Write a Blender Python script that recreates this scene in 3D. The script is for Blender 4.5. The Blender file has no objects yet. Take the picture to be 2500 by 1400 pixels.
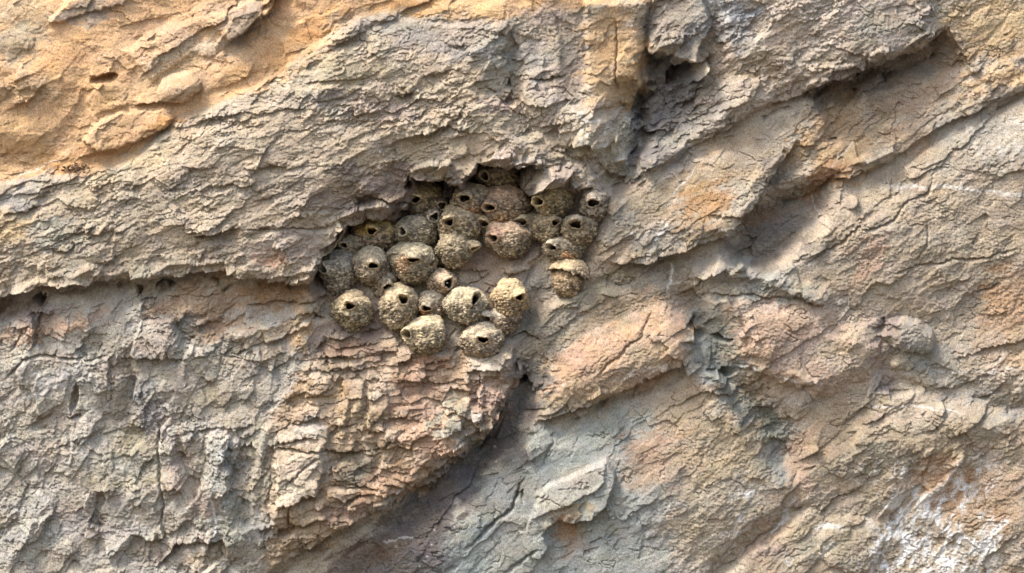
import bpy, math, random
import numpy as np
from mathutils import Vector

# ------------------------------------------------------------------ camera, sky, sun, exposure
S = bpy.context.scene
PITCH = math.radians(12)            # the photographer looks up a little at the leaning cliff
DIST = 14.0                         # metres to the middle of the picture
U = 4.5 / 2500                      # one photo pixel on the rock is 1.8 mm
FWD = np.array([0, math.cos(PITCH), math.sin(PITCH)])
UP = np.array([0, -math.sin(PITCH), math.cos(PITCH)])
RIGHT = np.array([1.0, 0, 0])
CAM = np.array([0, -DIST * math.cos(PITCH), 1.6])
ORG = CAM + FWD * DIST

cd = bpy.data.cameras.new('camera')
cam = bpy.data.objects.new('camera', cd)
S.collection.objects.link(cam)
cam.location = CAM
cam.rotation_euler = (math.pi / 2 + PITCH, 0, 0)
cd.sensor_width = 36
cd.lens = 36 * DIST / 4.5
cd.clip_end = 5000
S.camera = cam

SUN_EL, SUN_AZ = math.radians(50), math.radians(-48)   # azimuth from straight behind the camera, to the left
w = bpy.data.worlds.new("World")
S.world = w
w.use_nodes = True
nt = w.node_tree
sky = nt.nodes.new('ShaderNodeTexSky')
sky.sky_type = 'NISHITA'
sky.sun_disc = False
sky.sun_elevation = SUN_EL
sky.sun_rotation = math.pi + SUN_AZ * -1
sky.air_density = 1.0
sky.dust_density = 3.0
bg = nt.nodes['Background']
nt.links.new(sky.outputs[0], bg.inputs[0])
bg.inputs[1].default_value = 0.15

sd = bpy.data.lights.new('sun', 'SUN')
sd.energy = 2.4
sd.angle = math.radians(13)
sd.color = (1.0, 0.94, 0.87)
sun = bpy.data.objects.new('sun', sd)
S.collection.objects.link(sun)
to_sun = Vector((math.sin(SUN_AZ) * math.cos(SUN_EL), -math.cos(SUN_AZ) * math.cos(SUN_EL), math.sin(SUN_EL)))
sun.rotation_euler = to_sun.to_track_quat('Z', 'Y').to_euler()
sun.location = (-6, -10, 12)
S.view_settings.view_transform = 'Standard'
S.view_settings.look = 'None'
S.view_settings.exposure = 1.36
S.view_settings.gamma = 1
S.view_settings.use_curve_mapping = False

# ------------------------------------------------------------------ helpers
f4 = np.float32


def lin(c):
    c = np.asarray(c, dtype=float) / 255
    return np.where(c <= 0.04045, c / 12.92, ((c + 0.055) / 1.055) ** 2.4)


ALB = 0.66                          # what a mean surface shows / what it is


def alb(c):
    return lin(c) * ALB


def to_world(x, y, h):
    """rock coordinates (pixels right, pixels down, pixels towards the viewer) to metres"""
    a = (np.asarray(x, float) - 1250) * U
    b = (700 - np.asarray(y, float)) * U
    c = np.asarray(h, float) * U
    return (ORG[None, :] + a.reshape(-1, 1) * RIGHT + b.reshape(-1, 1) * UP - c.reshape(-1, 1) * FWD)


def _hash(ix, iy, seed):
    n = (ix.astype(np.int64) * 374761393 + iy.astype(np.int64) * 668265263 + seed * 974634777) & 0xffffffff
    n = ((n ^ (n >> 13)) * 1274126177) & 0xffffffff
    n = ((n ^ (n >> 16)) * 2246822519) & 0xffffffff
    return ((n ^ (n >> 15)) & 0xffffff).astype(f4) / f4(0xffffff)


_T = {}


def _table(seed):
    if seed not in _T:
        r = np.random.RandomState(seed * 7 + 3)
        a = r.rand(256, 256).astype(f4) * 2 * np.pi
        _T[seed] = (np.cos(a).astype(f4), np.sin(a).astype(f4))
    return _T[seed]


def perlin(x, y, seed=0):
    gx, gy = _table(seed)
    xf = np.floor(x); yf = np.floor(y)
    fx = (x - xf).astype(f4); fy = (y - yf).astype(f4)
    x0 = xf.astype(np.int32) & 255; y0 = yf.astype(np.int32) & 255
    x1 = (x0 + 1) & 255; y1 = (y0 + 1) & 255
    u = fx * fx * fx * (fx * (fx * 6 - 15) + 10)
    v = fy * fy * fy * (fy * (fy * 6 - 15) + 10)
    a = gx[y0, x0] * fx + gy[y0, x0] * fy
    b = gx[y0, x1] * (fx - 1) + gy[y0, x1] * fy
    c = gx[y1, x0] * fx + gy[y1, x0] * (fy - 1)
    d = gx[y1, x1] * (fx - 1) + gy[y1, x1] * (fy - 1)
    t = a + u * (b - a)
    return (t + v * (c + u * (d - c) - t)) * f4(1.5)


def fbm(x, y, seed=0, octs=4, gain=0.5, lac=2.03):
    t = 0; a = 1.0; s = 0
    for i in range(octs):
        t = t + a * perlin(x + 17.3 * i, y - 9.1 * i, seed + i)
        s += a; a *= gain; x = x * lac; y = y * lac
    return t / f4(s ** 0.7)


def ridged(x, y, seed=0, octs=4, gain=0.5):
    t = 0; a = 1.0; s = 0
    for i in range(octs):
        t = t + a * (1 - np.abs(perlin(x + 31.7 * i, y + 5.3 * i, seed + i)) * 2)
        s += a; a *= gain; x = x * 2.07; y = y * 2.07
    return t / f4(s)


def voronoi(x, y, seed=0, jit=0.9):
    """F1, F2-F1, and three random numbers of the nearest cell, offsets to its point"""
    xi = np.floor(x).astype(np.int32); yi = np.floor(y).astype(np.int32)
    r = np.random.RandomState(seed + 100)
    T = r.rand(5, 128, 128).astype(f4)
    f1 = np.full(x.shape, 9, f4); f2 = np.full(x.shape, 9, f4)
    bx = np.zeros(x.shape, f4); by = np.zeros(x.shape, f4); ci = np.zeros(x.shape, np.int32)
    for j in (-1, 0, 1):
        for i in (-1, 0, 1):
            cx = (xi + i) & 127; cy = (yi + j) & 127
            px = (xi + i) + 0.5 + (T[0, cy, cx] - 0.5) * jit - x
            py = (yi + j) + 0.5 + (T[1, cy, cx] - 0.5) * jit - y
            d = np.sqrt(px * px + py * py).astype(f4)
            m = d < f1
            f2 = np.where(m, f1, np.minimum(f2, d))
            f1 = np.where(m, d, f1)
            bx = np.where(m, -px, bx); by = np.where(m, -py, by)
            ci = np.where(m, cy * 128 + cx, ci)
    R = T.reshape(5, -1)
    return f1, f2 - f1, R[2][ci], R[3][ci], R[4][ci], bx.astype(f4), by.astype(f4)


def sstep(a, b, x):
    t = np.clip((x - a) / (b - a), 0, 1)
    return t * t * (3 - 2 * t)


def blur(A, r):
    for ax in (0, 1):
        n = A.shape[ax]; pad = [(0, 0), (0, 0)]; pad[ax] = (r + 1, r)
        c = np.cumsum(np.pad(A.astype(np.float64), pad, mode='edge'), axis=ax)
        a = np.take(c, np.arange(2 * r + 1, 2 * r + 1 + n), axis=ax); b = np.take(c, np.arange(n), axis=ax)
        A = ((a - b) / (2 * r + 1)).astype(f4)
    return A



def planed(Hs, sx, sy, ang, seed, off, tilt=0.0):
    """the smooth relief rebuilt from flat, sharp-edged faces"""
    a = math.radians(ang); ca, sa = math.cos(a), math.sin(a)
    f1, fe, r1, r2, r3, bx, by = voronoi((X * ca - Y * sa) / sx, (X * sa + Y * ca) / sy, seed)
    dx = (bx * sx) * ca + (by * sy) * sa; dy = -(bx * sx) * sa + (by * sy) * ca
    gy, gx = np.gradient(Hs, YA, XA)
    i = np.clip(np.searchsorted(XA, X - dx), 0, NX - 1); j = np.clip(np.searchsorted(YA, Y - dy), 0, NY - 1)
    h = Hs[j, i] + gx[j, i] * dx + gy[j, i] * dy
    h = h + (r1 - 0.5) * 2 * off + ((r2 - 0.5) * bx + (r3 - 0.5) * by) * 2 * tilt
    return h.astype(f4)


# ------------------------------------------------------------------ the cliff: one sheet of rock, relief in photo pixels
def axis(lo, hi, step, far_lo, far_hi):
    mid = np.arange(lo, hi + step, step)
    a = [mid[-1]]; s = step
    while a[-1] < far_hi:
        s = min(s * 1.035, 45); a.append(a[-1] + s)
    b = [mid[0]]; s = step
    while b[-1] > far_lo:
        s = min(s * 1.035, 45); b.append(b[-1] - s)
    return np.concatenate([np.array(b[1:][::-1]), mid, np.array(a[1:])]).astype(f4)


STEP = 2.0
XA = axis(-70, 2570, STEP, -3800, 6300)
YA = axis(-70, 1470, STEP, -2300, 3350)
NX, NY = len(XA), len(YA)
X, Y = np.meshgrid(XA, YA)
# broken-edge warp used by every drawn feature
WX = X + 9 * fbm(X / 60, Y / 60, 11, 3) + 3.2 * perlin(X / 11, Y / 11, 15)
WY = Y + 9 * fbm(X / 60, Y / 60, 21, 3) + 3.2 * perlin(X / 11, Y / 11, 25)
WX2 = X + 26 * fbm(X / 90, Y / 90, 31, 4) + 7 * fbm(X / 15, Y / 12, 33, 2)
WY2 = Y + 26 * fbm(X / 90, Y / 90, 35, 4) + 7 * fbm(X / 15, Y / 12, 37, 2)
_a = math.radians(28)
_v = voronoi((X * math.cos(_a) - Y * math.sin(_a)) / 30, (X * math.sin(_a) + Y * math.cos(_a)) / 14, 77)
WX2 += (_v[2] - 0.5) * 34; WY2 += (_v[3] - 0.5) * 30
H = np.zeros((NY, NX), f4)


def box(pts, m):
    pts = np.asarray(pts, float)
    x0, x1 = pts[:, 0].min() - m, pts[:, 0].max() + m
    y0, y1 = pts[:, 1].min() - m, pts[:, 1].max() + m
    return (slice(np.searchsorted(YA, y0), np.searchsorted(YA, y1)), slice(np.searchsorted(XA, x0), np.searchsorted(XA, x1)))


def polydist(pts, xs, ys):
    """unsigned distance, sign (+ left/upper side of a path drawn left to right), position 0..1 along"""
    pts = np.asarray(pts, f4)
    seg = np.hypot(*(pts[1:] - pts[:-1]).T); tot = seg.sum(); cum = 0
    bp = np.zeros(xs.shape, f4); bd = np.full(xs.shape, 1e9, f4); bs = np.ones(xs.shape, f4); bt = np.zeros(xs.shape, f4)
    for i in range(len(pts) - 1):
        ax, ay = pts[i]; dx, dy = pts[i + 1] - pts[i]; L2 = dx * dx + dy * dy + 1e-6
        t = np.clip(((xs - ax) * dx + (ys - ay) * dy) / L2, 0, 1)
        ex = xs - ax - t * dx; ey = ys - ay - t * dy
        d = np.hypot(ex, ey)
        px = xs - ax; py = ys - ay; pp = np.abs(dx * py - dy * px) / math.sqrt(L2)
        m = (d < bd - 0.02) | ((d < bd + 0.02) & (pp > bp))
        bd = np.where(m, d, bd); bp = np.where(m, pp, bp)
        bs = np.where(m, np.where(dx * py - dy * px < 0, 1, -1), bs)
        bt = np.where(m, (cum + t * seg[i]) / tot, bt)
        cum += seg[i]
    return bd, bs, bt


def taper(t, e=0.12):
    return sstep(0, e, t) * sstep(0, e, 1 - t)


def ledge(pts, A, L1, B, L2, edge=3.0, e=0.12, w=1.0):
    """upper-left side stands proud by A (falling off over L1), lower side is recessed by B (over L2)"""
    s = box(pts, 3.2 * max(L1, L2) + 30)
    if pts[0][0] > 1430 and pts[0][1] > 100: A *= 0.8; B *= 0.85; L2 *= 1.2
    xs = X[s] + w * (WX[s] - X[s]); ys = Y[s] + w * (WY[s] - Y[s])
    d, sg, t = polydist(pts, xs, ys)
    sd = d * sg
    k = sstep(-edge, edge, sd)
    up = A * np.exp(-np.maximum(sd, 0) / L1); dn = -B * np.exp(-np.maximum(-sd, 0) / L2)
    H[s] += taper(t, e) * (1.35 * dn + (up - 1.35 * dn) * k)


def ridge(pts, A, sig, e=0.15, w=1.0, side=None):
    s = box(pts, 3.5 * sig + 30)
    d, sg, t = polydist(pts, X[s] + w * (WX[s] - X[s]), Y[s] + w * (WY[s] - Y[s]))
    sg2 = sig if side is None else np.where(sg > 0, side[0], side[1])
    H[s] += A * taper(t, e) * np.exp(-(d / sg2) ** 2)


def crack(pts, depth=8, wd=2.6, e=0.2, w=1.0):
    ridge(pts, -1.7 * depth, wd, e, w)


def inside(pts, soft=10, warp=1.0, margin=0, fields=None):
    """soft mask of a polygon, on its own sub-grid"""
    s = box(pts, soft * 2 + 40 + margin)
    fx, fy = fields or (WX, WY)
    xs = X[s] + warp * (fx[s] - X[s]); ys = Y[s] + warp * (fy[s] - Y[s])
    P = np.asarray(list(pts) + [pts[0]], f4)
    d, _, _ = polydist(P, xs, ys)
    ins = np.zeros(xs.shape, bool)
    for i in range(len(P) - 1):
        (x0, y0), (x1, y1) = P[i], P[i + 1]
        if y0 == y1: continue
        c = ((y0 > ys) != (y1 > ys)) & (xs < (x1 - x0) * (ys - y0) / (y1 - y0) + x0)
        ins ^= c
    sd = np.where(ins, d, -d)
    return s, sd, sstep(-soft, soft, sd)


def plate(pts, h, soft=4, ax=0.0, ay=0.0, warp=1.0):
    s, sd, m = inside(pts, soft, warp)
    c = np.mean(np.asarray(pts, float), 0)
    H[s] += m * (h + ax * (X[s] - c[0]) + ay * (Y[s] - c[1]))


def dome(x, y, rx, ry, ang, A, p=1.0, w=1.0):
    r = max(rx, ry) * 1.1 + 20
    s = box([(x - r, y - r), (x + r, y + r)], 0)
    a = math.radians(ang); ca, sa = math.cos(a), math.sin(a)
    dx = X[s] + w * (WX[s] - X[s]) - x; dy = Y[s] + w * (WY[s] - Y[s]) - y
    q = ((dx * ca + dy * sa) / rx) ** 2 + ((-dx * sa + dy * ca) / ry) ** 2
    H[s] += A * np.sqrt(np.clip(1 - q, 0, 1)) ** p


def gauss(x, y, rx, ry, ang, A):
    r = max(rx, ry) * 2.6
    s = box([(x - r, y - r), (x + r, y + r)], 0)
    a = math.radians(ang); ca, sa = math.cos(a), math.sin(a)
    dx = WX2[s] - x; dy = WY2[s] - y
    q = ((dx * ca + dy * sa) / rx) ** 2 + ((-dx * sa + dy * ca) / ry) ** 2
    H[s] += A * np.exp(-q)


# --- broad relief
H += 55 * fbm(X / 900, Y / 700, 41, 2) + 16 * fbm(X / 300, Y / 240, 44, 3)
BAND = [(-400, 700), (0, 445), (180, 425), (330, 385), (440, 290), (600, 230), (800, 92), (900, 40), (950, 25), (1000, 45), (1100, 60), (1240, 52),
        (1250, 150), (1255, 210), (1290, 300), (1340, 350), (1420, 400), (1440, 450), (1290, 405), (1170, 388), (1140, 455), (1003, 432), (960, 528),
        (850, 540), (790, 620), (757, 690), (600, 680), (470, 665), (260, 690), (0, 722), (-400, 900)]
s, sd, mband = inside(BAND, 10)
H[s] += 26 * sstep(0, 120, sd) + 12 * sstep(-4, 10, sd)
WEDGE = [(790, 800), (1000, 830), (1130, 870), (1250, 855), (1255, 900), (1240, 975), (1190, 1060), (1155, 1095), (1060, 1180), (930, 1240), (820, 1310), (660, 1380), (660, 1240), (665, 1020), (700, 930), (780, 880)]
s, sd, mw = inside(WEDGE, 6)
H[s] += 10 * sstep(-6, 60, sd) * np.clip((X[s] - 660) / 260, 0.12, 1) + 0.05 * np.clip(X[s] - 700, 0, 600) * mw

# right-hand scarp of the wedge and the dark gully beside it
ledge([(600, 1450), (700, 1370), (820, 1300), (930, 1235), (1060, 1175), (1160, 1090), (1200, 1050), (1245, 970), (1258, 890), (1262, 840)], 4, 40, 20, 60, 3, 0.12, 1.8)
ridge([(1330, 820), (1310, 930), (1265, 1040), (1160, 1130), (1050, 1220), (930, 1310), (830, 1420)], -20, 50, 0.2)
ledge([(1150, 1095), (1170, 1120), (1260, 1050), (1300, 930)], 0, 10, 8, 20, 3, 0.2)
ridge([(1285, 900), (1262, 1010), (1180, 1100), (1090, 1180)], -16, 22)
# main lips of the upper band
ledge([(-700, 900), (-60, 735), (0, 722), (90, 700), (160, 690), (260, 688), (400, 675), (470, 662), (520, 658), (570, 664), (600, 680), (680, 684), (757, 692)], 12, 70, 34, 90, e=0.03)
ledge([(755, 695), (785, 630), (812, 600), (850, 542), (905, 530), (962, 534)], 12, 60, 48, 60, e=0.08)
ledge([(860, 486), (905, 480), (950, 492), (1004, 484)], 10, 30, 26, 26, e=0.15)
ledge([(1000, 440), (1003, 431), (1050, 432), (1100, 441), (1140, 460)], 12, 40, 62, 70, e=0.05)
ledge([(1138, 458), (1146, 428), (1165, 420), (1168, 388), (1220, 398), (1256, 408), (1292, 404), (1330, 412)], 12, 40, 62, 60, e=0.06)
# the hollow that holds the nests, deepest under the roof
HOLLOW = [(757, 700), (785, 628), (812, 600), (850, 543), (905, 532), (965, 535), (985, 500), (1000, 488), (1003, 432), (1050, 433), (1100, 442), (1140, 459), (1145, 428), (1166, 420), (1168, 390),
          (1220, 399), (1285, 408), (1275, 450), (1310, 470), (1350, 455), (1400, 462), (1450, 445), (1500, 480), (1490, 560), (1450, 640), (1420, 720), (1320, 760), (1290, 840), (1100, 880), (950, 850), (800, 800)]
s, sd, mh = inside(HOLLOW, 8)
k = np.clip((860 - Y[s]) / 420, 0, 1) ** 0.8 * np.clip((1560 - X[s]) / 260, 0, 1)
H[s] -= 88 * k * sstep(-3, 16, sd)
# block in the roof at right of the top nest
# folded gully to the right of the band
ridge([(1242, 60), (1255, 200), (1275, 270), (1320, 330), (1370, 370), (1450, 420)], -20, 20, 0.1)
ridge([(1238, 160), (1247, 220), (1262, 270), (1302, 322), (1370, 385)], 7, 4, 0.1)
gauss(1470, 330, 110, 90, 20, 46)
ridge([(1540, 260), (1552, 320), (1535, 380), (1490, 430)], 10, 14)
# orange pillar and the dark gully by it
ridge([(1575, 180), (1562, 260), (1570, 340), (1530, 430), (1470, 480)], -74, 46, 0.15, side=(20, 74))
ridge([(1590, 0), (1576, 100), (1568, 200)], -20, 14, 0.1)
ledge([(1556, 380), (1562, 260), (1572, 130), (1584, 60), (1596, -40)], 6, 30, 20, 90, 6, 0.12, 1.6)
gauss(1640, 240, 80, 90, 10, -55)
# overhanging lump with the dark hole under it
ledge([(1575, 124), (1620, 122), (1655, 138), (1700, 150)], 8, 30, 75, 34, e=0.12)
gauss(1720, 120, 60, 70, 0, -16)
# pale bedded shelf running up to the right, with its shadowed underside
SHELF = [(1480, 480), (1600, 370), (1700, 290), (1760, 200), (1740, 100), (1760, -80), (2250, -80), (2312, 50), (2300, 90), (2230, 130), (2080, 190), (1960, 225), (1850, 280), (1720, 350), (1600, 420)]
s, sd, m = inside(SHELF, 8)
H[s] += 22 * sstep(-4, 50, sd) * np.clip((X[s] - 1450) / 300, 0, 1)
ledge([(1980, 215), (2080, 185), (2180, 140), (2240, 122), (2312, 62)], 20, 60, 66, 75, e=0.08)
ledge([(1480, 470), (1600, 402), (1720, 345), (1850, 270), (1990, 215)], 8, 30, 18, 40, e=0.1)
ledge([(1950, 225), (2010, 205), (2100, 190)], 10, 18, 10, 20)
ridge([(1590, 440), (1700, 350), (1800, 290)], -8, 12)
gauss(2120, 190, 150, 40, -18, -22)
ledge([(1830, 120), (1900, 108), (1905, 88), (1830, 60)], 0, 10, 0, 10)
gauss(1830, 170, 60, 30, -10, -12)
# right-hand bands
gauss(2400, 190, 120, 60, -15, 18)
ledge([(2000, 440), (2090, 430), (2180, 395), (2240, 350), (2310, 300), (2400, 265), (2560, 200)], 12, 40, 14, 40, e=0.1)
ridge([(2150, 240), (2130, 330), (2090, 430)], -12, 16)
ledge([(1960, 300), (2060, 240), (2130, 215), (2200, 170)], 0, 10, 12, 50, e=0.2)
gauss(2030, 345, 26, 14, 0, -6)
# deep crease with the grey triangular shade
ledge([(1440, 640), (1600, 640), (1700, 600), (1780, 565), (1830, 520), (1880, 440), (1960, 330)], 20, 60, 26, 70, e=0.12)
s, sd, m = inside([(1790, 585), (1830, 520), (1900, 470), (2040, 430), (2020, 520), (1950, 600), (1870, 665), (1790, 640)], 30)
H[s] -= 62 * m
gauss(1700, 560, 80, 30, -25, 16)
ledge([(1728, 528), (1760, 528), (1800, 523), (1835, 522)], 8, 20, 10, 14, e=0.2)
# big smooth slab on the right
gauss(2230, 600, 240, 130, -20, 26)
# grey bulging ridge under it and the slab below
ridge([(1680, 690), (1760, 660), (1850, 672), (1950, 720), (2035, 745)], 22, 26, 0.1, side=(30, 12))
SLAB = [(1770, 745), (1900, 738), (2035, 745), (2040, 785), (2120, 800), (2160, 840), (2150, 900), (2060, 960), (2000, 975), (1870, 920), (1790, 870), (1800, 800)]
s, sd, m = inside(SLAB, 10)
H[s] += 20 * sstep(-4, 50, sd) + 6 * m
gauss(2165, 830, 30, 24, 0, -12)
# central right orange slab, its lip, the grey valley that runs down from it
CS = [(1330, 990), (1345, 900), (1400, 840), (1520, 780), (1640, 735), (1690, 760), (1685, 880), (1640, 905), (1520, 950), (1450, 985)]
s, sd, m = inside(CS, 10)
H[s] += 26 * sstep(-6, 60, sd) + 6 * m
ledge([(1300, 1030), (1400, 1002), (1460, 985), (1530, 948), (1620, 905), (1690, 885)], 20, 60, 22, 50, e=0.1)
ridge([(1650, 690), (1715, 790), (1760, 880), (1830, 980), (1890, 1060), (1925, 1140), (1920, 1190)], -46, 40, 0.12)
ridge([(1690, 740), (1700, 800), (1685, 870)], 12, 12)
ridge([(1790, 885), (1900, 905), (1990, 935), (2000, 950), (1940, 1010)], 12, 12, side=(10, 16))
ridge([(2200, 830), (2160, 900), (2260, 960), (2400, 985), (2560, 1010)], -26, 28, 0.12)
ridge([(2240, 870), (2320, 930), (2500, 960)], -10, 18)
gauss(2240, 1080, 190, 90, -15, 30)
ledge([(2110, 1040), (2160, 1010), (2200, 985), (2250, 990)], 0, 10, 12, 24)
ledge([(1920, 1180), (1990, 1110), (2050, 1050), (2110, 990), (2140, 985)], 0, 10, 10, 30)
ridge([(1925, 1190), (1960, 1235), (1900, 1290), (1830, 1330), (1770, 1390), (1720, 1450)], -30, 30, 0.12, side=(14, 34))
ridge([(2360, 1100), (2300, 1180), (2240, 1240)], 12, 10)
ridge([(2260, 1110), (2230, 1200), (2180, 1320)], -14, 26)
gauss(1780, 1000, 70, 80, 10, 18)
gauss(1650, 1180, 150, 120, 10, 20)
ledge([(2000, 1260), (2040, 1215), (2110, 1190)], 6, 20, 8, 16)
# flaking plates on the green-grey face
ridge([(1180, 1170), (1270, 1090), (1360, 1060)], 8, 30)
# upper-left sandstone

ORANGE = [(-500, 400), (-500, -400), (1640, -400), (1580, 5), (1520, 0), (1240, 48), (1000, 42), (950, 22), (900, 38), (800, 90), (600, 230), (440, 288), (330, 385), (180, 425), (0, 445)]
ledge([(560, 112), (575, 92), (610, 62), (650, 30), (690, -30)], 30, 50, 24, 40, e=0.1)
ledge([(330, 262), (390, 250), (450, 240), (500, 215)], 6, 20, 14, 22)
ledge([(222, 182), (260, 182), (290, 178)], 6, 20, 6, 10)
ledge([(200, 392), (240, 370), (300, 362), (380, 330), (430, 300)], 4, 16, 14, 18)
gauss(60, 220, 60, 40, -20, 14)
ledge([(40, 255), (70, 250), (115, 205)], 6, 20, 10, 16)
gauss(60, 400, 140, 40, -5, -14)
ledge([(800, 92), (850, 60), (893, 45)], 4, 10, 0, 10)
ledge([(975, 35), (1010, 18), (1060, -10)], 4, 20, 10, 20)
ledge([(-100, 520), (20, 468), (80, 438), (130, 448)], 4, 16, 10, 16)
ledge([(10, 530), (50, 520), (90, 500)], 4, 16, 10, 16)
ledge([(60, 500), (100, 478), (128, 462)], 3, 16, 8, 12)
# cracks and notches in the band
ledge([(960, 235), (985, 232), (1012, 222)], 2, 20, 22, 10, e=0.3)
ledge([(740, 205), (800, 200), (870, 198), (940, 175)], 3, 20, 9, 14)
ledge([(1030, 192), (1070, 182), (1110, 172), (1150, 188)], 3, 20, 9, 14)
ledge([(1050, 308), (1090, 306), (1120, 290), (1140, 255)], 3, 20, 10, 12)
ledge([(600, 415), (640, 416), (680, 408)], 4, 16, 10, 10)
ledge([(480, 575), (520, 578), (560, 570), (580, 560)], 14, 24, 18, 20)
ledge([(130, 610), (170, 612), (190, 600)], 5, 20, 10, 12)
# orange shelf under the band lip
ledge([(600, 742), (680, 735), (730, 742), (780, 730), (800, 715)], 4, 20, 10, 16)
ledge([(400, 720), (460, 722), (540, 720), (620, 722)], 2, 20, 6, 12)
gauss(520, 800, 90, 40, -20, -16)
ridge([(540, 830), (640, 800), (760, 750)], 14, 16)
ledge([(560, 868), (640, 840), (680, 830), (760, 790)], 6, 16, 9, 14)
ridge([(735, 770), (730, 830), (720, 880)], 12, 14)
ledge([(740, 768), (780, 762)], 6, 10, 16, 10)
ridge([(795, 740), (790, 800), (800, 860)], -14, 16)
# block pillar at lower left of the wedge
ledge([(668, 1230), (720, 1226), (770, 1212), (795, 1190)], 3, 12, 14, 14)
ledge([(664, 1304), (720, 1286), (800, 1258)], 3, 12, 12, 14)
ledge([(800, 1228), (850, 1215), (920, 1200)], 2, 10, 10, 12)
for px in (842, 872, 905):
    ridge([(px + 10, 925), (px, 990), (px - 8, 1060), (px - 14, 1095)], 6, 10, 0.2, 1.5)
ledge([(910, 1060), (935, 1045), (950, 1060)], 2, 8, 12, 10)
ridge([(1170, 925), (1172, 950), (1178, 985)], 14, 5)
gauss(1205, 940, 18, 30, 20, -14)
ledge([(1145, 906), (1180, 905), (1215, 895), (1245, 888)], 5, 14, 8, 10)
ridge([(1230, 668), (1290, 635), (1330, 620)], 16, 12)
ledge([(1230, 672), (1280, 662), (1310, 650)], 6, 10, 8, 10)
for yy, x0, x1 in ((822, 800, 880), (846, 795, 930), (872, 760, 960), (905, 735, 900), (880, 1040, 1110), (900, 1020, 1090), (935, 1010, 1140), (1150, 940, 1060), (1168, 960, 1070), (1182, 940, 1040), (1205, 930, 1010)):
    ledge([(x0, yy), ((x0 + x1) / 2, yy + 3), (x1, yy - 12)], 3, 12, 9, 9, 2.5)
ledge([(940, 1210), (1000, 1190), (1060, 1150), (1120, 1100)], 4, 20, 14, 20)
# lower left broken face
ridge([(425, 780), (455, 840), (440, 880)], -14, 12)
ledge([(300, 878), (380, 876), (460, 874)], 0, 10, 10, 14)
ridge([(320, 880), (318, 940), (312, 1030), (345, 1110)], -16, 18)
ridge([(165, 1030), (168, 1090), (166, 1130)], -10, 5)
ridge([(440, 1060), (455, 1130), (480, 1200), (500, 1270)], -20, 12, side=(8, 20))
ridge([(520, 1000), (530, 1080), (540, 1180), (560, 1280), (590, 1400)], 10, 26, side=(30, 20))
ridge([(600, 1110), (600, 1200), (610, 1300)], -22, 30)
ridge([(655, 1010), (640, 1120), (620, 1240), (628, 1300)], 9, 10)
ledge([(380, 1390), (430, 1330), (500, 1320), (540, 1320)], 10, 24, 12, 16)
ledge([(490, 1325), (540, 1318), (545, 1360), (490, 1400)], 6, 14, 14, 24)
ledge([(470, 1050), (520, 1045), (570, 1050), (620, 1030)], 6, 16, 10, 14)
ledge([(630, 1302), (650, 1290), (662, 1290)], 2, 10, 14, 10)

# --- textures of the rock, weighted by region
def weight(pts, soft, val=1.0):
    W = np.zeros((NY, NX), f4)
    s, sd, m = inside(pts, soft, 1.0, fields=(WX2, WY2))
    W[s] = m * val
    return W


W_or = weight(ORANGE, 14)
W_or2 = weight([(1430, -10), (1585, -10), (1570, 240), (1440, 265)], 8)
W_or = np.maximum(W_or * (1 - 0.75 * weight([(560, -20), (690, -20), (640, 40), (560, 140), (400, 220), (300, 140)], 16)), W_or2)
W_wedge = weight(WEDGE, 10)
W_band = np.zeros((NY, NX), f4)
s, sd, m = inside(BAND, 12)
W_band[s] = m
W_band = np.maximum(W_band, weight(SHELF, 20, 0.8))
W_ll = weight([(-900, 800), (-50, 740), (200, 720), (420, 700), (620, 860), (760, 860), (690, 960), (665, 1100), (655, 1600), (-900, 1600)], 25)
W_green = weight([(1100, 1250), (1250, 1090), (1400, 1020), (1600, 990), (1560, 1150), (1600, 1300), (1700, 1500), (950, 1500)], 40)
W_right = np.clip(1 - W_or - W_wedge - W_band - W_ll, 0, 1)
rough = 0.15 + 0.9 * sstep(-0.3, 0.5, fbm(X / 160, Y / 110, 51, 3))
smr = 0.25 + 0.75 * sstep(-0.1, 0.5, fbm(X / 220, Y / 130, 53, 3))
smoothp = 1 - 0.75 * np.maximum(W_or, W_green)

# bedding layers: they rise to the right, each lip throwing a thin shadow below it
def saw(f, sharp=0.82):
    t = f - np.floor(f)
    return np.where(t < sharp, t / sharp, (1 - t) / (1 - sharp))


def strata(ang, along, spacing, seed, warp=1.6, sharp=0.85):
    a = math.radians(ang); ca, sa = math.cos(a), math.sin(a)
    u = X * ca - Y * sa; v = X * sa + Y * ca
    n = fbm(u / along, v / (along * 0.32), seed, 4, 0.55)
    t = v / spacing + warp * n * (along / 60.0)
    keep = sstep(-0.15, 0.5, fbm(u / (along * 1.2), v / (along * 0.4), seed + 5, 3))
    return (saw(t, sharp) - 0.5) * keep


st_a = strata(17, 130, 27, 61) * 10 + strata(24, 60, 13, 66) * 6 + strata(12, 34, 8, 68, 1.6, 0.8) * 3
st_b = strata(33, 170, 34, 71) * 8 + strata(40, 70, 14, 76) * 5 + strata(30, 36, 8, 78, 1.6, 0.8) * 2.4
bl = sstep(1250, 1500, X + 0.2 * Y)
H += (st_a * (1 - bl) + st_b * bl) * (W_band * (0.35 + 0.65 * smr) * 1.1 + W_right * 0.42 * smr + W_ll * 0.25 + W_wedge * 0.12 + W_or * 0.07) * rough * (1 - 0.6 * W_green)

# anisotropic grain
def grain(ang, lu, lv, seed, octs=4):
    a = math.radians(ang); ca, sa = math.cos(a), math.sin(a)
    return ridged((X * ca - Y * sa) / lu, (X * sa + Y * ca) / lv, seed, octs, 0.55)


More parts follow.
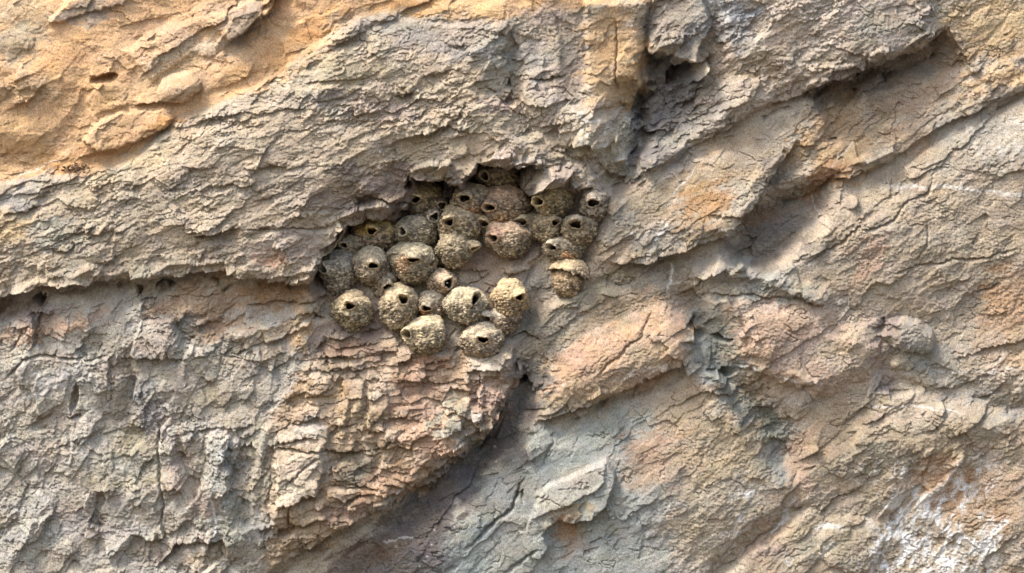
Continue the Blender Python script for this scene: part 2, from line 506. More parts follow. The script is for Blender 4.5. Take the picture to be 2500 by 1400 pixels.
g = grain(20, 95, 36, 81) * (1 - bl) + grain(36, 110, 34, 85) * bl
H += (0.42 - g) * 5.5 * (0.3 + 0.7 * rough) * (W_band * 0.9 + W_right * 0.55 * (1 - W_green * 0.6) + 0.35 * W_ll + 0.25 * W_wedge + 0.2 * W_or)
H += fbm(X / 26, Y / 16, 91, 4, 0.6) * 3.2 * rough * (0.35 + 0.65 * (W_band + W_ll)) * smoothp

def bricks(ang, bw, bh, seed, off, tilt, step=3.0):
    a = math.radians(ang); ca, sa = math.cos(a), math.sin(a)
    qx = X + 0.5 * (WX - X); qy = Y + 0.5 * (WY - Y) + 30 * fbm(X / 190, Y / 110, seed, 3)
    u = qx * ca - qy * sa; v = (qx * sa + qy * ca) / bh
    v = v + 0.55 * perlin(v * 0.7, v * 0 + 3, seed + 2)
    row = np.floor(v); fv = v - row
    r = np.random.RandomState(seed).rand(6, 4096).astype(f4)
    ri = row.astype(np.int64) & 4095
    uu = u / (bw * (0.6 + 0.9 * r[0][ri])) + r[1][ri] * 7
    col = np.floor(uu); fu = uu - col
    ci = ((row * 57 + col * 131).astype(np.int64)) & 4095
    present = r[5][ci] > 0.22
    h = (r[2][ci] - 0.5) * 2 * off + (fv - 0.5) * tilt * (0.3 + r[3][ci]) + (fu - 0.5) * (r[4][ci] - 0.5) * 2 * tilt
    edge = np.minimum(np.minimum(fv, 1 - fv) * bh, np.minimum(fu, 1 - fu) * bw)
    return (h - step * np.exp(-(edge / 1.5) ** 2) * present).astype(f4), r[3][ci]


Hb = H.copy()
# chipped facets
def facets(sx, sy, ang, seed, tilt, off, edge=0.0, cw=0.08):
    a = math.radians(ang); ca, sa = math.cos(a), math.sin(a)
    qx = WX + 10 * perlin(X / 45, Y / 45, seed + 3); qy = WY + 10 * perlin(X / 45, Y / 45, seed + 4)
    f1, fe, r1, r2, r3, bx, by = voronoi((qx * ca - qy * sa) / sx, (qx * sa + qy * ca) / sy, seed)
    h = (r1 - 0.5) * 2 * off + ((r2 - 0.5) * bx + (r3 - 0.35) * by) * 2 * tilt
    if edge: h = h - edge * np.exp(-(fe / cw) ** 2) * (0.3 + 0.7 * (r3 > 0.4))
    return h.astype(f4), r1, fe


fa, ra, ea = facets(85, 70, 62, 7, 16, 6)
F1, R1, _ = facets(300, 120, 36, 31, 46, 5)
F2, R2, _ = facets(110, 36, 38, 32, 11, 2.5, 1.2, 0.03)
F3, R3, _ = facets(44, 13, 38, 33, 4.5, 1.8)
F4, R4, _ = facets(210, 90, 18, 34, 26, 5)
F5, R5, _ = facets(80, 22, 20, 35, 9, 3.2, 1.5, 0.04)
F6, R6, _ = facets(34, 10, 22, 36, 3.8, 1.8)
H += W_right * (F1 * 0.20 + F2 * 0.46 * smr * (1 - 0.6 * W_green) + F3 * 0.8 * smr * (1 - 0.5 * W_green)) + W_band * (F4 * 0.5 + F5 * 0.75 * rough + F6 * (0.3 + 0.6 * rough)) + W_or * (F4 * 0.3 + F5 * 0.06) + W_ll * F5 * 0.2
fb, rb, eb = facets(34, 24, 62, 8, 8, 3, 2.5, 0.06)
fc, rc, ec = facets(16, 11, 30, 9, 3.2, 1.6)
H += W_ll * (fa * 0.8 + fb * rough * 0.45 + fc * 0.3) + (W_band * 0.25 + W_right * 0.12) * (fb * 0.75 + fc) * rough * smoothp
fd, rd, ed = facets(74, 34, 6, 12, 11, 7, 7, 0.05)
fe_, re, ee = facets(34, 16, 4, 13, 4.5, 3, 3, 0.08)
wp = 0.45 + 0.55 * sstep(-0.2, 0.4, fbm(X / 120, Y / 90, 55, 2))
B1, rB1 = bricks(4, 74, 27, 401, 9, 7, 5)
B2, rB2 = bricks(8, 26, 14, 402, 3.5, 3, 3)
H += W_wedge * (fd * 0.6 + fe_ * wp * 0.2 + B1 * 0.35 * wp + B2 * 0.3 * wp * rough)
H += W_or * (fa * 0.25 + 9 * fbm(X / 150, Y / 80, 57, 3) + 1.5 * fbm(X / 24, Y / 15, 59, 3))
H += W_green * fa * 0.25

calm = np.ones((NY, NX), f4)
for pts, sf, kk in (([(672, 1040), (798, 1045), (792, 1200), (740, 1226), (672, 1230)], 8, .72), ([(1300, 1180), (1400, 1130), (1500, 1110), (1500, 1230), (1420, 1290), (1340, 1360), (1280, 1360)], 14, .75),
                    ([(1120, 1300), (1250, 1150), (1420, 1060), (1600, 1120), (1640, 1300), (1560, 1440), (1060, 1440)], 40, .5), ([(1340, 990), (1420, 840), (1640, 740), (1690, 870), (1500, 960)], 20, .5),
                    ([(1950, 620), (2060, 450), (2520, 440), (2520, 800), (2100, 780)], 50, .55), ([(1560, 1000), (1750, 960), (1900, 1200), (1760, 1380), (1600, 1300)], 40, .6), ([(1700, 700), (2160, 760), (2160, 960), (1960, 1180), (1880, 1050), (1720, 850)], 40, .5), ([(1120, 640), (1290, 650), (1250, 760), (1080, 870), (1020, 860), (1150, 760)], 10, .7),
                    ([(1940, 1080), (2100, 1000), (2330, 1040), (2100, 1180), (1960, 1220)], 40, .4), ([(420, 700), (780, 700), (700, 800), (430, 830)], 30, .4), ([(1560, 560), (1500, 500), (1900, 300), (2000, 420), (1800, 560)], 30, .4)):
    s, sd, m = inside(pts, sf)
    calm[s] *= 1 - kk * m
H = Hb + (H - Hb) * calm
Hs = blur(blur(H, 5), 5)
wr = np.clip(W_right + 0.5 * W_or, 0, 1)
fc_big = W_ll * planed(Hs, 60, 42, 68, 501, 3.5, 5) + W_band * planed(Hs, 74, 30, 20, 502, 3, 3) + W_wedge * planed(Hs, 56, 36, 14, 503, 10, 12) + wr * planed(Hs, 84, 40, 38, 504, 3, 3)
tw = W_ll + W_band + W_wedge + wr + 1e-6
fk = (0.5 + 0.5 * calm) * (1 - 0.5 * W_right) * (1 - 0.65 * W_or)
H += 0.75 * (fc_big - Hs * tw) / np.maximum(tw, 1) * fk
Hs = blur(blur(H, 2), 2)
fc_s = W_ll * planed(Hs, 24, 16, 66, 511, 1.6, 2.4) + W_band * planed(Hs, 27, 12, 20, 512, 1.4, 1.8) + W_wedge * planed(Hs, 26, 15, 12, 513, 2.6, 2.6) + wr * planed(Hs, 30, 14, 38, 514, 1.0, 1.0)
H += 0.7 * (fc_s - Hs * tw) / np.maximum(tw, 1) * (0.45 + 0.55 * rough) * fk
# weathered smooth faces between the rough patches
sm = 0.9 * sstep(-0.02, 0.30, fbm(X / 190 + 7, Y / 105, 521, 3)) * (0.55 * W_band + 0.75 * W_ll + 0.5 * W_wedge + W_right + W_or)
Hs = blur(blur(H, 4), 4)
face = W_ll * planed(Hs, 46, 30, 66, 531, 1.6, 2.5) + W_band * planed(Hs, 60, 22, 20, 532, 1.5, 1.5) + W_wedge * planed(Hs, 40, 26, 16, 533, 4, 5) + wr * planed(Hs, 75, 30, 38, 534, 1.3, 1.5)
H += ((face + (1 - np.minimum(tw, 1)) * Hs) / np.maximum(tw, 1) - H) * np.clip(sm * 0.9, 0, 0.8)
# crisp broken edges: slabs, chips, joints
plate([(1270, 425), (1300, 412), (1400, 420), (1372, 445), (1330, 462), (1298, 474), (1268, 466)], 40, 4, 0.05, 0.2)
plate([(1160, 330), (1240, 320), (1283, 370), (1270, 404), (1222, 398), (1168, 386)], 9, 4, 0.05, 0.1)
plate([(1262, 85), (1320, 100), (1318, 165), (1270, 190), (1250, 130)], -6, 6)
plate([(1360, 40), (1395, 60), (1425, 180), (1430, 235), (1400, 240), (1365, 160), (1372, 110)], -8, 5)
plate([(1282, 190), (1360, 150), (1385, 180), (1410, 240), (1330, 262), (1275, 250)], 12, 6, 0, 0.1)
crack([(1285, 195), (1330, 200), (1355, 190), (1392, 190)], 10, 3.5)
plate([(1428, 5), (1580, 5), (1572, 120), (1560, 240), (1440, 270), (1432, 150)], 14, 8)
crack([(1500, 40), (1508, 110), (1500, 200), (1515, 250)], 6, 3)
plate([(1592, -40), (1700, -60), (1735, 60), (1700, 150), (1655, 140), (1620, 122), (1580, 122), (1585, 60)], 34, 6, 0.0, 0.25)
dome(2045, 340, 10, 5, -15, -22)
crack([(2080, 555), (2130, 565), (2170, 545), (2210, 500), (2270, 470), (2285, 420)], 6, 3)
crack([(1960, 650), (2000, 625), (2050, 600), (2110, 540)], 7, 3.2)
crack([(2160, 670), (2230, 655), (2280, 645), (2420, 630), (2500, 600)], 6, 2.6)
crack([(2270, 540), (2260, 600), (2235, 650)], 4, 2.4)
crack([(2380, 720), (2430, 700), (2450, 695)], 7, 3)
crack([(1680, 715), (1800, 725), (1900, 730), (2030, 752)], 7, 4)
dome(2222, 822, 68, 42, 15, 34, 0.8)
dome(2175, 803, 30, 12, 5, -14)
crack([(1600, 745), (1560, 830), (1500, 880), (1450, 930)], 5, 3)
dome(2080, 1330, 80, 70, 0, 14, 0.7)
gauss(1395, 1305, 60, 42, -20, -20)
plate([(1310, 1200), (1400, 1160), (1480, 1120), (1475, 1175), (1440, 1205), (1370, 1235), (1340, 1250), (1300, 1260)], 7, 3, 0.05, 0.09, 0.8)
plate([(1285, 1300), (1290, 1262), (1320, 1200), (1400, 1160), (1480, 1120), (1500, 1150), (1495, 1190), (1480, 1235), (1440, 1262), (1400, 1272), (1360, 1268), (1325, 1300), (1338, 1335), (1320, 1362), (1290, 1355), (1265, 1300)], 16, 2.5, 0.10, 0.06, 0.8)
ledge([(1322, 1300), (1340, 1285), (1370, 1272), (1440, 1265), (1482, 1240)], 4, 20, 15, 34, 2.5)
crack([(1130, 1350), (1190, 1290), (1250, 1240), (1270, 1180), (1290, 1150)], 9, 3.5)
crack([(1250, 1225), (1278, 1198), (1280, 1230)], 8, 4)
crack([(1345, 1050), (1352, 1080), (1330, 1130)], 5, 2.5)
crack([(1230, 1400), (1290, 1360), (1320, 1340)], 6, 3)
plate([(300, 128), (420, 62), (520, 40), (600, 10), (655, 22), (608, 60), (560, 105), (552, 140), (470, 130), (380, 200)], 10, 10)
plate([(125, 50), (170, 0), (330, -30), (300, 12), (230, 26), (150, 56)], 14, 5)
dome(440, 218, 58, 34, -20, 36, 0.7)
dome(257, 192, 34, 11, -10, -34, 0.8)
plate([(210, 250), (240, 205), (280, 195), (310, 220), (308, 262), (240, 285)], 5, 5)
plate([(205, 345), (225, 315), (300, 275), (420, 270), (430, 290), (380, 330), (300, 360), (240, 368)], 16, 5, 0, 0.1)
plate([(795, 108), (830, 75), (880, 50), (895, 78), (850, 96), (810, 112)], 9, 3, 0, 0.1)
crack([(590, 565), (700, 560), (780, 560), (840, 545)], 7, 3.5)
crack([(1180, 200), (1250, 270), (1300, 300)], 6, 2.6)
plate([(672, 1050), (700, 1042), (740, 1035), (800, 1040), (798, 1075), (785, 1105), (792, 1150), (776, 1196), (730, 1222), (680, 1236)], 17, 4, 0.05, 0.12, 1.3)
crack([(672, 1090), (720, 1080), (760, 1060)], 9, 3.5)
crack([(672, 1100), (730, 1098), (790, 1104), (900, 1105)], 9, 3.5, 0.1)
crack([(690, 1195), (740, 1150), (790, 1110)], 6, 2.8)
plate([(668, 1236), (790, 1222), (800, 1262), (700, 1290), (664, 1290)], 10, 4)
crack([(705, 1236), (712, 1288)], 8, 3)
plate([(800, 1105), (930, 1105), (925, 1190), (810, 1188)], -10, 5)
crack([(800, 1190), (860, 1192), (935, 1196)], 12, 3.5)
dome(945, 1075, 24, 26, 10, 14, 0.8)
plate([(1145, 905), (1165, 900), (1170, 920), (1165, 985), (1150, 985)], -18, 3)
plate([(1040, 790), (1240, 640), (1290, 650), (1275, 740), (1180, 800), (1100, 870), (1040, 870)], 8, 4)
for a in ([(1150, 650), (1185, 690), (1205, 700), (1240, 695)], [(1205, 700), (1190, 715), (1235, 728)], [(1260, 665), (1235, 700), (1215, 740)], [(1130, 695), (1170, 690), (1200, 665)], [(1080, 650), (1160, 668), (1200, 662)], [(1060, 860), (1090, 830), (1120, 800)], [(1100, 880), (1140, 820), (1160, 800)]):
    crack(a, 6, 2.6)
plate([(325, 870), (345, 790), (420, 780), (448, 845), (460, 872), (330, 876)], 14, 4, -0.05, 0.05)
dome(182, 975, 12, 34, 12, -30, 0.8)
crack([(160, 1025), (205, 1012)], 10, 4)
crack([(668, 1080), (662, 1180), (655, 1290)], 5, 3, 0.2, 1.5)
crack([(385, 1300), (400, 1240), (385, 1100), (395, 1030)], 7, 3.5, 0.1)
crack([(0, 935), (60, 880), (110, 868), (230, 882), (270, 870)], 8, 3)
crack([(20, 865), (50, 815), (60, 800)], 6, 3)
plate([(1140, 868), (1230, 854), (1253, 870), (1246, 900), (1180, 906), (1140, 896)], 10, 3, 0, 0.1)
plate([(800, 990), (850, 985), (846, 1032), (804, 1036)], 8, 2.5, 0.05, 0.1)
plate([(902, 940), (946, 938), (952, 1000), (942, 1052), (900, 1050)], 9, 2.5, -0.05, 0.06)
plate([(856, 930), (890, 925), (884, 1000), (862, 1010)], 7, 2.5, 0.1, 0.05)
plate([(1090, 990), (1142, 992), (1130, 1050), (1082, 1062)], 8, 3, 0.05, 0.1)
plate([(1151, 1000), (1176, 994), (1180, 1022), (1156, 1027)], 15, 2, 0, 0.1, 0.4)
plate([(742, 925), (800, 918), (806, 960), (750, 966)], 7, 2.5, 0.05, 0.1)
plate([(960, 1000), (1040, 990), (1052, 1060), (975, 1075)], 6, 3, 0.03, 0.06)
plate([(800, 868), (935, 850), (930, 878), (810, 902)], 7, 2.5, 0, 0.12)
plate([(1030, 872), (1110, 866), (1112, 896), (1040, 902)], 7, 2.5, 0, 0.12)
plate([(560, 872), (640, 846), (690, 840), (700, 862), (640, 880)], 8, 3, 0, 0.1)
plate([(640, 800), (720, 780), (760, 788), (700, 822), (650, 838)], 9, 3, 0.04, 0.1)
# natural hairline cracks
n1 = fbm(X / 150, Y / 110, 101, 4); n2 = fbm(X / 140 + 40, Y / 90, 105, 4); n3 = fbm(X / 100, Y / 100, 109, 2)
H -= 5 * np.exp(-(n1 / 0.012) ** 2) * sstep(0.0, 0.3, n3) * (1 - W_or * 0.6)
H -= 5 * np.exp(-(n2 / 0.010) ** 2) * sstep(0.0, 0.3, -n3) * (1 - W_or * 0.6)
# pits
f1, fe, r1, r2, r3, _, _ = voronoi(WX / 17, WY / 13, 14)
H -= 6 * np.clip(1 - f1 / 0.32, 0, 1) * (r1 > 0.72) * (W_band * 0.9 + W_ll * 0.7 + W_right * 0.4) * rough
H += (2.3 * fbm(X / 8, Y / 5.5, 111, 2) + 1.2 * perlin(X / 4.2, Y / 3.6, 117)) * (0.5 + 0.5 * rough) * (1 - 0.55 * W_green) * (1 - 0.4 * W_or)


# ------------------------------------------------------------------ the colours of the rock (stains, beds, crusts), plus shade painted into some hollows
C = np.empty((NY, NX, 3), f4)
C[:] = (188, 171, 146)


def blendc(s, m, col):
    C[s] += m[..., None] * (np.asarray(col, f4) - C[s])


def cpoly(pts, col, soft=10, k=1.0, wild=1):
    s, sd, m = inside(pts, soft, 1.0, fields=(WX2, WY2) if wild else None)
    blendc(s, m * k, col)


CN = fbm((X * 0.9 - Y * 0.43) / 110, (X * 0.43 + Y * 0.9) / 26, 121, 5, 0.65)


def cblob(x, y, rx, ry, ang, col, k=0.8):
    r = max(rx, ry) * 2.2
    s = box([(x - r, y - r), (x + r, y + r)], 0)
    a = math.radians(-ang); ca, sa = math.cos(a), math.sin(a)
    dx = WX2[s] - x; dy = WY2[s] - y
    q = ((dx * ca + dy * sa) / rx) ** 2 + ((-dx * sa + dy * ca) / ry) ** 2
    if x < 650 and y > 880: k *= 0.6
    m = k * 0.75 * sstep(2.0, 0.2, q + 1.5 * CN[s])
    blendc(s, m, col)


def cline(pts, col, wd, k=0.9, frac=1.0, w=1.0):
    s = box(pts, wd * 4 + 30)
    d, sg, t = polydist(pts, X[s] + w * (WX[s] - X[s]), Y[s] + w * (WY[s] - Y[s]))
    m = k * np.exp(-(d / wd) ** 2) * taper(t, 0.1) * sstep(-0.5, 0.1, fbm(X[s] / 22, Y[s] / 22, 131, 2) + frac - 0.6)
    blendc(s, m, col)


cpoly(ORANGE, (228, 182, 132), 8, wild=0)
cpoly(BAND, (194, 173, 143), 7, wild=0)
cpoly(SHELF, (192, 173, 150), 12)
cpoly([(-900, 800), (-50, 740), (200, 720), (420, 700), (760, 760), (790, 860), (690, 960), (665, 1100), (655, 1600), (-900, 1600)], (185, 174, 155), 20)
cpoly(WEDGE, (190, 163, 132), 16)
cpoly([(1100, 1300), (1200, 1150), (1350, 1040), (1600, 990), (1560, 1150), (1600, 1300), (1700, 1500), (950, 1500)], (166, 168, 156), 40)
cpoly([(1860, 480), (2100, 420), (2560, 420), (2560, 800), (2200, 800), (2000, 720), (1860, 650)], (183, 164, 138), 30)
cpoly([(1920, 1180), (2100, 980), (2560, 1000), (2560, 1480), (1720, 1480)], (182, 162, 134), 30)
cpoly(CS, (196, 161, 127), 16)
cpoly([(1770, 600), (1830, 520), (1900, 470), (2040, 430), (2010, 520), (1950, 600), (1870, 670), (1790, 640)], (136, 124, 108), 24, 0.85)  # triangular recess, its shade painted as a browner tone
cpoly([(1980, 225), (2180, 145), (2320, 75), (2400, 130), (2250, 190), (2100, 240), (1990, 270)], (140, 124, 106), 18, 0.8)  # underside of the shelf, its shade put into the colour
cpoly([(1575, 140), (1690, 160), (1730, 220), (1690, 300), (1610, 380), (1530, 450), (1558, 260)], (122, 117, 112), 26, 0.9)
cpoly([(1690, 730), (1740, 760), (1800, 900), (1880, 980), (1935, 1100), (1915, 1200), (1860, 1150), (1830, 1050), (1750, 960), (1700, 860)], (138, 140, 130), 24, 0.85)
cpoly([(1290, 870), (1330, 900), (1295, 1010), (1215, 1110), (1150, 1200), (1080, 1330), (1020, 1450), (780, 1450), (880, 1330), (1000, 1250), (1130, 1140), (1190, 1070), (1252, 960)], (108, 100, 95), 14, 0.9)  # dark gully stone, with part of the gully's shadow painted in
cpoly([(757, 700), (812, 600), (905, 532), (985, 500), (1003, 432), (1140, 459), (1168, 390), (1285, 408), (1310, 470), (1400, 462), (1500, 480), (1440, 640), (1300, 620), (1100, 660), (1000, 700), (800, 730)], (132, 116, 100), 14, 0.85)  # brown rock behind the upper nests, darkened to paint in the shadowed gaps
cpoly(SLAB, (192, 163, 136), 16)
OR1, OR2, OR3 = (226, 174, 118), (210, 152, 88), (232, 200, 158)
GR, GG, DK, PK, BL, YL, WH = (152, 146, 136), (148, 150, 138), (112, 103, 95), (178, 154, 140), (146, 148, 146), (192, 176, 132), (250, 248, 243)
for b in (
    # upper-left sandstone
    (150, 150, 70, 90, 0, OR1, .8), (60, 40, 90, 50, 0, (205, 184, 148), .7), (420, 170, 120, 30, 25, (203, 176, 138), .7), (700, 130, 130, 40, 32, OR1, .9), (640, 190, 80, 22, 35, OR1, .9),
    (400, 300, 60, 16, 15, OR2, .9), (280, 235, 50, 36, 30, (200, 157, 105), .8), (60, 350, 90, 70, 0, (203, 163, 112), .7), (280, 320, 90, 26, 15, (193, 163, 124), .7), (450, 60, 120, 36, 20, (196, 160, 125), .7),
    (600, 60, 70, 30, 45, (150, 136, 120), .9), (210, 22, 80, 26, 15, (150, 138, 126), .9), (440, 215, 55, 34, 20, (184, 158, 124), .7), (50, 110, 60, 40, 20, (155, 150, 130), .8), (60, 225, 60, 36, 20, (164, 146, 118), .7),
    (480, 120, 90, 20, 15, (193, 178, 150), .7), (980, 15, 90, 22, 5, OR2, .8), (1150, 25, 110, 18, 0, (233, 192, 135), .9), (1330, 30, 60, 30, 0, PK, .8), (860, 20, 60, 24, 10, (170, 134, 100), .6), (200, 395, 100, 26, 5, (201, 150, 96), .7), (380, 385, 60, 16, 20, OR3, .8),
    (760, 60, 60, 26, 40, (219, 160, 98), .8),
    # the band
    (950, 60, 110, 40, 0, GR, .7), (1150, 100, 90, 50, 0, (164, 152, 140), .8), (1210, 150, 50, 80, 0, (150, 152, 140), .6), (980, 270, 60, 26, 0, PK, .7), (870, 250, 60, 16, 5, PK, .5), (1210, 260, 40, 20, 0, (160, 140, 132), .7), (800, 260, 60, 24, 0, (155, 152, 144), .7),
    (1040, 100, 80, 26, 0, (160, 148, 138), .7), (830, 170, 90, 50, 10, YL, .45), (1100, 340, 70, 40, 30, (172, 158, 134), .6), (1250, 365, 40, 26, 0, (190, 172, 160), .8), (720, 420, 130, 60, 20, (178, 158, 132), .5), (640, 330, 100, 50, 25, (192, 172, 144), .6),
    (450, 350, 90, 26, 35, (208, 182, 148), .8), (300, 420, 130, 26, 20, (203, 182, 140), .7), (60, 470, 90, 30, 20, (166, 161, 152), .8), (30, 560, 90, 30, 10, (218, 182, 128), .8), (130, 560, 60, 30, 20, (158, 162, 150), .7), (180, 620, 60, 50, 10, (152, 148, 130), .7),
    (420, 480, 130, 40, 25, (170, 156, 132), .7), (300, 560, 120, 30, 25, (164, 150, 128), .7), (520, 600, 120, 40, 10, (168, 154, 134), .7), (700, 600, 90, 50, 0, (188, 166, 150), .8), (660, 645, 40, 12, 0, (196, 136, 104), .6), (700, 470, 90, 40, 10, (160, 148, 132), .5),
    (330, 650, 130, 26, -5, (150, 142, 122), .8), (60, 650, 90, 40, 0, (192, 172, 144), .6), (930, 440, 90, 30, 0, (186, 164, 142), .7), (1000, 380, 90, 30, 20, (190, 172, 140), .6),
    # right of the band
    (1300, 130, 40, 50, 0, (150, 146, 142), .8), (1350, 210, 60, 40, 0, (178, 158, 140), .6), (1395, 160, 30, 80, -10, (150, 132, 118), .7), (1500, 130, 70, 120, 0, (218, 172, 118), .95), (1500, 230, 60, 26, 0, (190, 160, 116), .6), (1460, 300, 80, 40, 0, (196, 168, 132), .7),
    (1440, 370, 110, 40, 20, (182, 168, 134), .8), (1510, 350, 40, 60, 0, (172, 164, 140), .8), (1620, 230, 60, 90, 0, (128, 122, 116), .9), (1600, 330, 40, 60, 30, (125, 118, 108), .8), (1640, 60, 50, 60, 0, (150, 138, 124), .8), (1760, 50, 70, 60, 0, (142, 142, 140), .9),
    (1800, 20, 60, 24, 0, (160, 166, 176), .7), (1850, 150, 60, 30, 10, (186, 158, 118), .8), (1380, 420, 60, 26, 0, (158, 140, 128), .8), (1330, 380, 50, 24, 30, (156, 146, 132), .7),
    # upper right, with shade painted under the shelf and in the triangular recess
    (2000, 60, 140, 50, 10, (204, 186, 164), .8), (2150, 70, 80, 50, 0, (160, 150, 132), .8), (2260, 70, 40, 30, 0, (160, 146, 130), .7), (2450, 50, 130, 60, 0, (220, 182, 124), .9), (2350, 110, 80, 40, 0, (176, 148, 116), .8), (2450, 110, 80, 30, 0, (190, 150, 100), .7),
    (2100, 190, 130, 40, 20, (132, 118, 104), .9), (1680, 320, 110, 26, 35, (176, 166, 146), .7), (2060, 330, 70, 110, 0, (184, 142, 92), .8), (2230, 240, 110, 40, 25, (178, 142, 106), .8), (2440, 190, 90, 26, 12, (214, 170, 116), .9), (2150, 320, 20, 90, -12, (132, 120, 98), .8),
    (2230, 330, 60, 50, 30, (172, 138, 104), .7), (2430, 250, 90, 26, 25, (150, 132, 112), .7), (2020, 440, 60, 40, 40, (168, 116, 72), .8), (1960, 360, 40, 20, 40, (182, 136, 76), .7), (1700, 440, 90, 36, 25, (192, 160, 118), .8), (1820, 390, 60, 70, 40, (186, 158, 124), .7),
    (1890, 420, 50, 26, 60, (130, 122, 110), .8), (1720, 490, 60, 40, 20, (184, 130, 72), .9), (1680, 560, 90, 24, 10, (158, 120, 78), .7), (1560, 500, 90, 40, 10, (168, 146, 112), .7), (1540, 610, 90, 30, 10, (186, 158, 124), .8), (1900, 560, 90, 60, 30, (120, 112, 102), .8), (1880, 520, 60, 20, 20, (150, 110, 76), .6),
    (1600, 590, 50, 40, 30, (142, 140, 132), .7), (1500, 690, 60, 40, 0, (150, 136, 108), .8), (1620, 660, 50, 40, 0, (134, 124, 106), .8), (1500, 540, 40, 60, 0, (146, 140, 126), .7),
    (2400, 330, 110, 40, 0, (176, 168, 152), .8), (2420, 390, 90, 30, 10, (160, 150, 132), .7), (2200, 480, 130, 40, 10, (192, 170, 138), .6), (2400, 500, 130, 30, 0, (192, 174, 146), .6), (2120, 640, 80, 26, 60, (192, 146, 118), .7), (2330, 600, 120, 60, 0, (170, 154, 124), .5),
    (2460, 730, 60, 70, 0, (200, 150, 104), .8), (1850, 690, 130, 36, -8, (156, 156, 144), .9), (2230, 820, 60, 40, 0, (150, 144, 132), .8), (2170, 800, 30, 14, 0, (128, 108, 104), .8),
    # centre right
    (1500, 800, 110, 60, 25, (204, 160, 120), .9), (1600, 860, 80, 30, 25, (186, 166, 132), .7), (1420, 880, 60, 40, 25, (196, 152, 118), .8), (1420, 960, 90, 30, 20, (182, 158, 118), .8), (1430, 780, 110, 50, 25, (166, 152, 124), .8), (1700, 850, 30, 80, 0, (154, 154, 144), .8),
    (1760, 880, 60, 50, -60, (134, 138, 130), .9), (1850, 1020, 90, 40, -50, (136, 136, 124), .9), (1910, 1110, 40, 60, 0, (146, 144, 132), .8), (1680, 1000, 90, 60, 20, (188, 160, 122), .8), (1620, 1120, 120, 70, 10, (188, 150, 118), .7), (1760, 1100, 110, 80, 0, (186, 162, 120), .7),
    (1740, 1240, 110, 80, 0, (176, 160, 132), .7), (1900, 830, 90, 60, 0, (198, 162, 132), .8), (1980, 870, 60, 60, 0, (204, 180, 158), .6), (2090, 860, 60, 50, 0, (194, 172, 138), .8), (1860, 950, 60, 40, 0, (184, 154, 118), .8), (2160, 880, 30, 60, 0, (170, 150, 146), .6),
    (2300, 890, 110, 30, -15, (150, 150, 138), .8), (2400, 970, 130, 26, -8, (144, 140, 130), .8), (2430, 890, 90, 40, 0, (186, 158, 128), .7), (2460, 830, 60, 60, 0, (192, 152, 112), .6),
    (2050, 1050, 90, 60, 30, (188, 158, 118), .7), (2150, 1120, 110, 50, 20, (172, 162, 138), .7), (2330, 1080, 110, 40, 0, (176, 150, 112), .7), (2380, 1050, 80, 40, 0, (170, 158, 134), .6), (1880, 1340, 60, 60, 0, (170, 140, 116), .8), (2010, 1330, 110, 60, 10, (176, 162, 132), .8), (2300, 1180, 60, 60, 45, (198, 146, 104), .7),
    (2400, 1220, 90, 80, 0, (204, 152, 108), .6), (1960, 1120, 26, 90, 0, (194, 150, 120), .6),
    # green-grey face
    (1450, 1080, 130, 36, 20, (160, 164, 152), .8), (1250, 1230, 90, 60, 40, (160, 156, 144), .8), (1150, 1350, 90, 50, 40, (160, 172, 168), .9), (1420, 1160, 80, 30, 25, (178, 170, 156), .9), (1390, 1250, 60, 16, 15, (180, 150, 108), .8), (1390, 1310, 36, 44, 0, (188, 132, 88), .95),
    (1560, 1260, 90, 60, 30, (162, 164, 158), .8), (1500, 1350, 120, 50, 0, (166, 168, 160), .8), (1240, 1310, 60, 40, 40, (170, 162, 148), .7), (1580, 1090, 60, 26, 0, (190, 152, 126), .7),
    # dark gully: dark stone, with some of its shadow painted in
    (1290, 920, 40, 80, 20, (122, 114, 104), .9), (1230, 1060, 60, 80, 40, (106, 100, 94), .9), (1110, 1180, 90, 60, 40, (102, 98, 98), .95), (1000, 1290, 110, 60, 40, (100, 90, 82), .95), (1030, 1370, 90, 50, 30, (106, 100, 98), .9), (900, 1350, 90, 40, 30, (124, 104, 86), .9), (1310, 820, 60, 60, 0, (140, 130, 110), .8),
    # wedge
    (880, 790, 80, 40, 0, (132, 104, 92), .8), (860, 850, 90, 20, 0, (170, 134, 108), .8), (1100, 930, 110, 50, 0, (194, 156, 122), .8), (1080, 885, 60, 12, 0, (200, 146, 112), .9), (1000, 960, 60, 60, 0, (170, 128, 104), .7), (1060, 1060, 80, 60, 0, (200, 154, 120), .8), (880, 1010, 60, 70, 0, (196, 166, 124), .8),
    (800, 950, 60, 30, 0, (190, 156, 110), .7), (1110, 1020, 50, 26, 60, (152, 154, 134), .9), (1130, 1070, 26, 40, 40, (124, 124, 108), .8), (860, 1150, 60, 40, 0, (128, 118, 96), .9), (740, 1150, 60, 50, 30, (198, 176, 150), .9), (760, 1050, 40, 20, 0, (150, 156, 156), .8), (740, 1200, 60, 20, 0, (196, 164, 118), .8),
    (730, 1260, 60, 26, 0, (180, 150, 114), .8), (960, 1170, 80, 30, 20, (178, 132, 92), .8), (850, 1240, 70, 30, 0, (146, 112, 86), .8), (1200, 960, 40, 50, 0, (186, 152, 132), .8), (1190, 900, 60, 14, 0, (190, 170, 142), .8), (1000, 1190, 50, 16, 30, (200, 156, 112), .8), (740, 1320, 90, 40, 20, (160, 136, 104), .8),
    # under the band lip, lower left
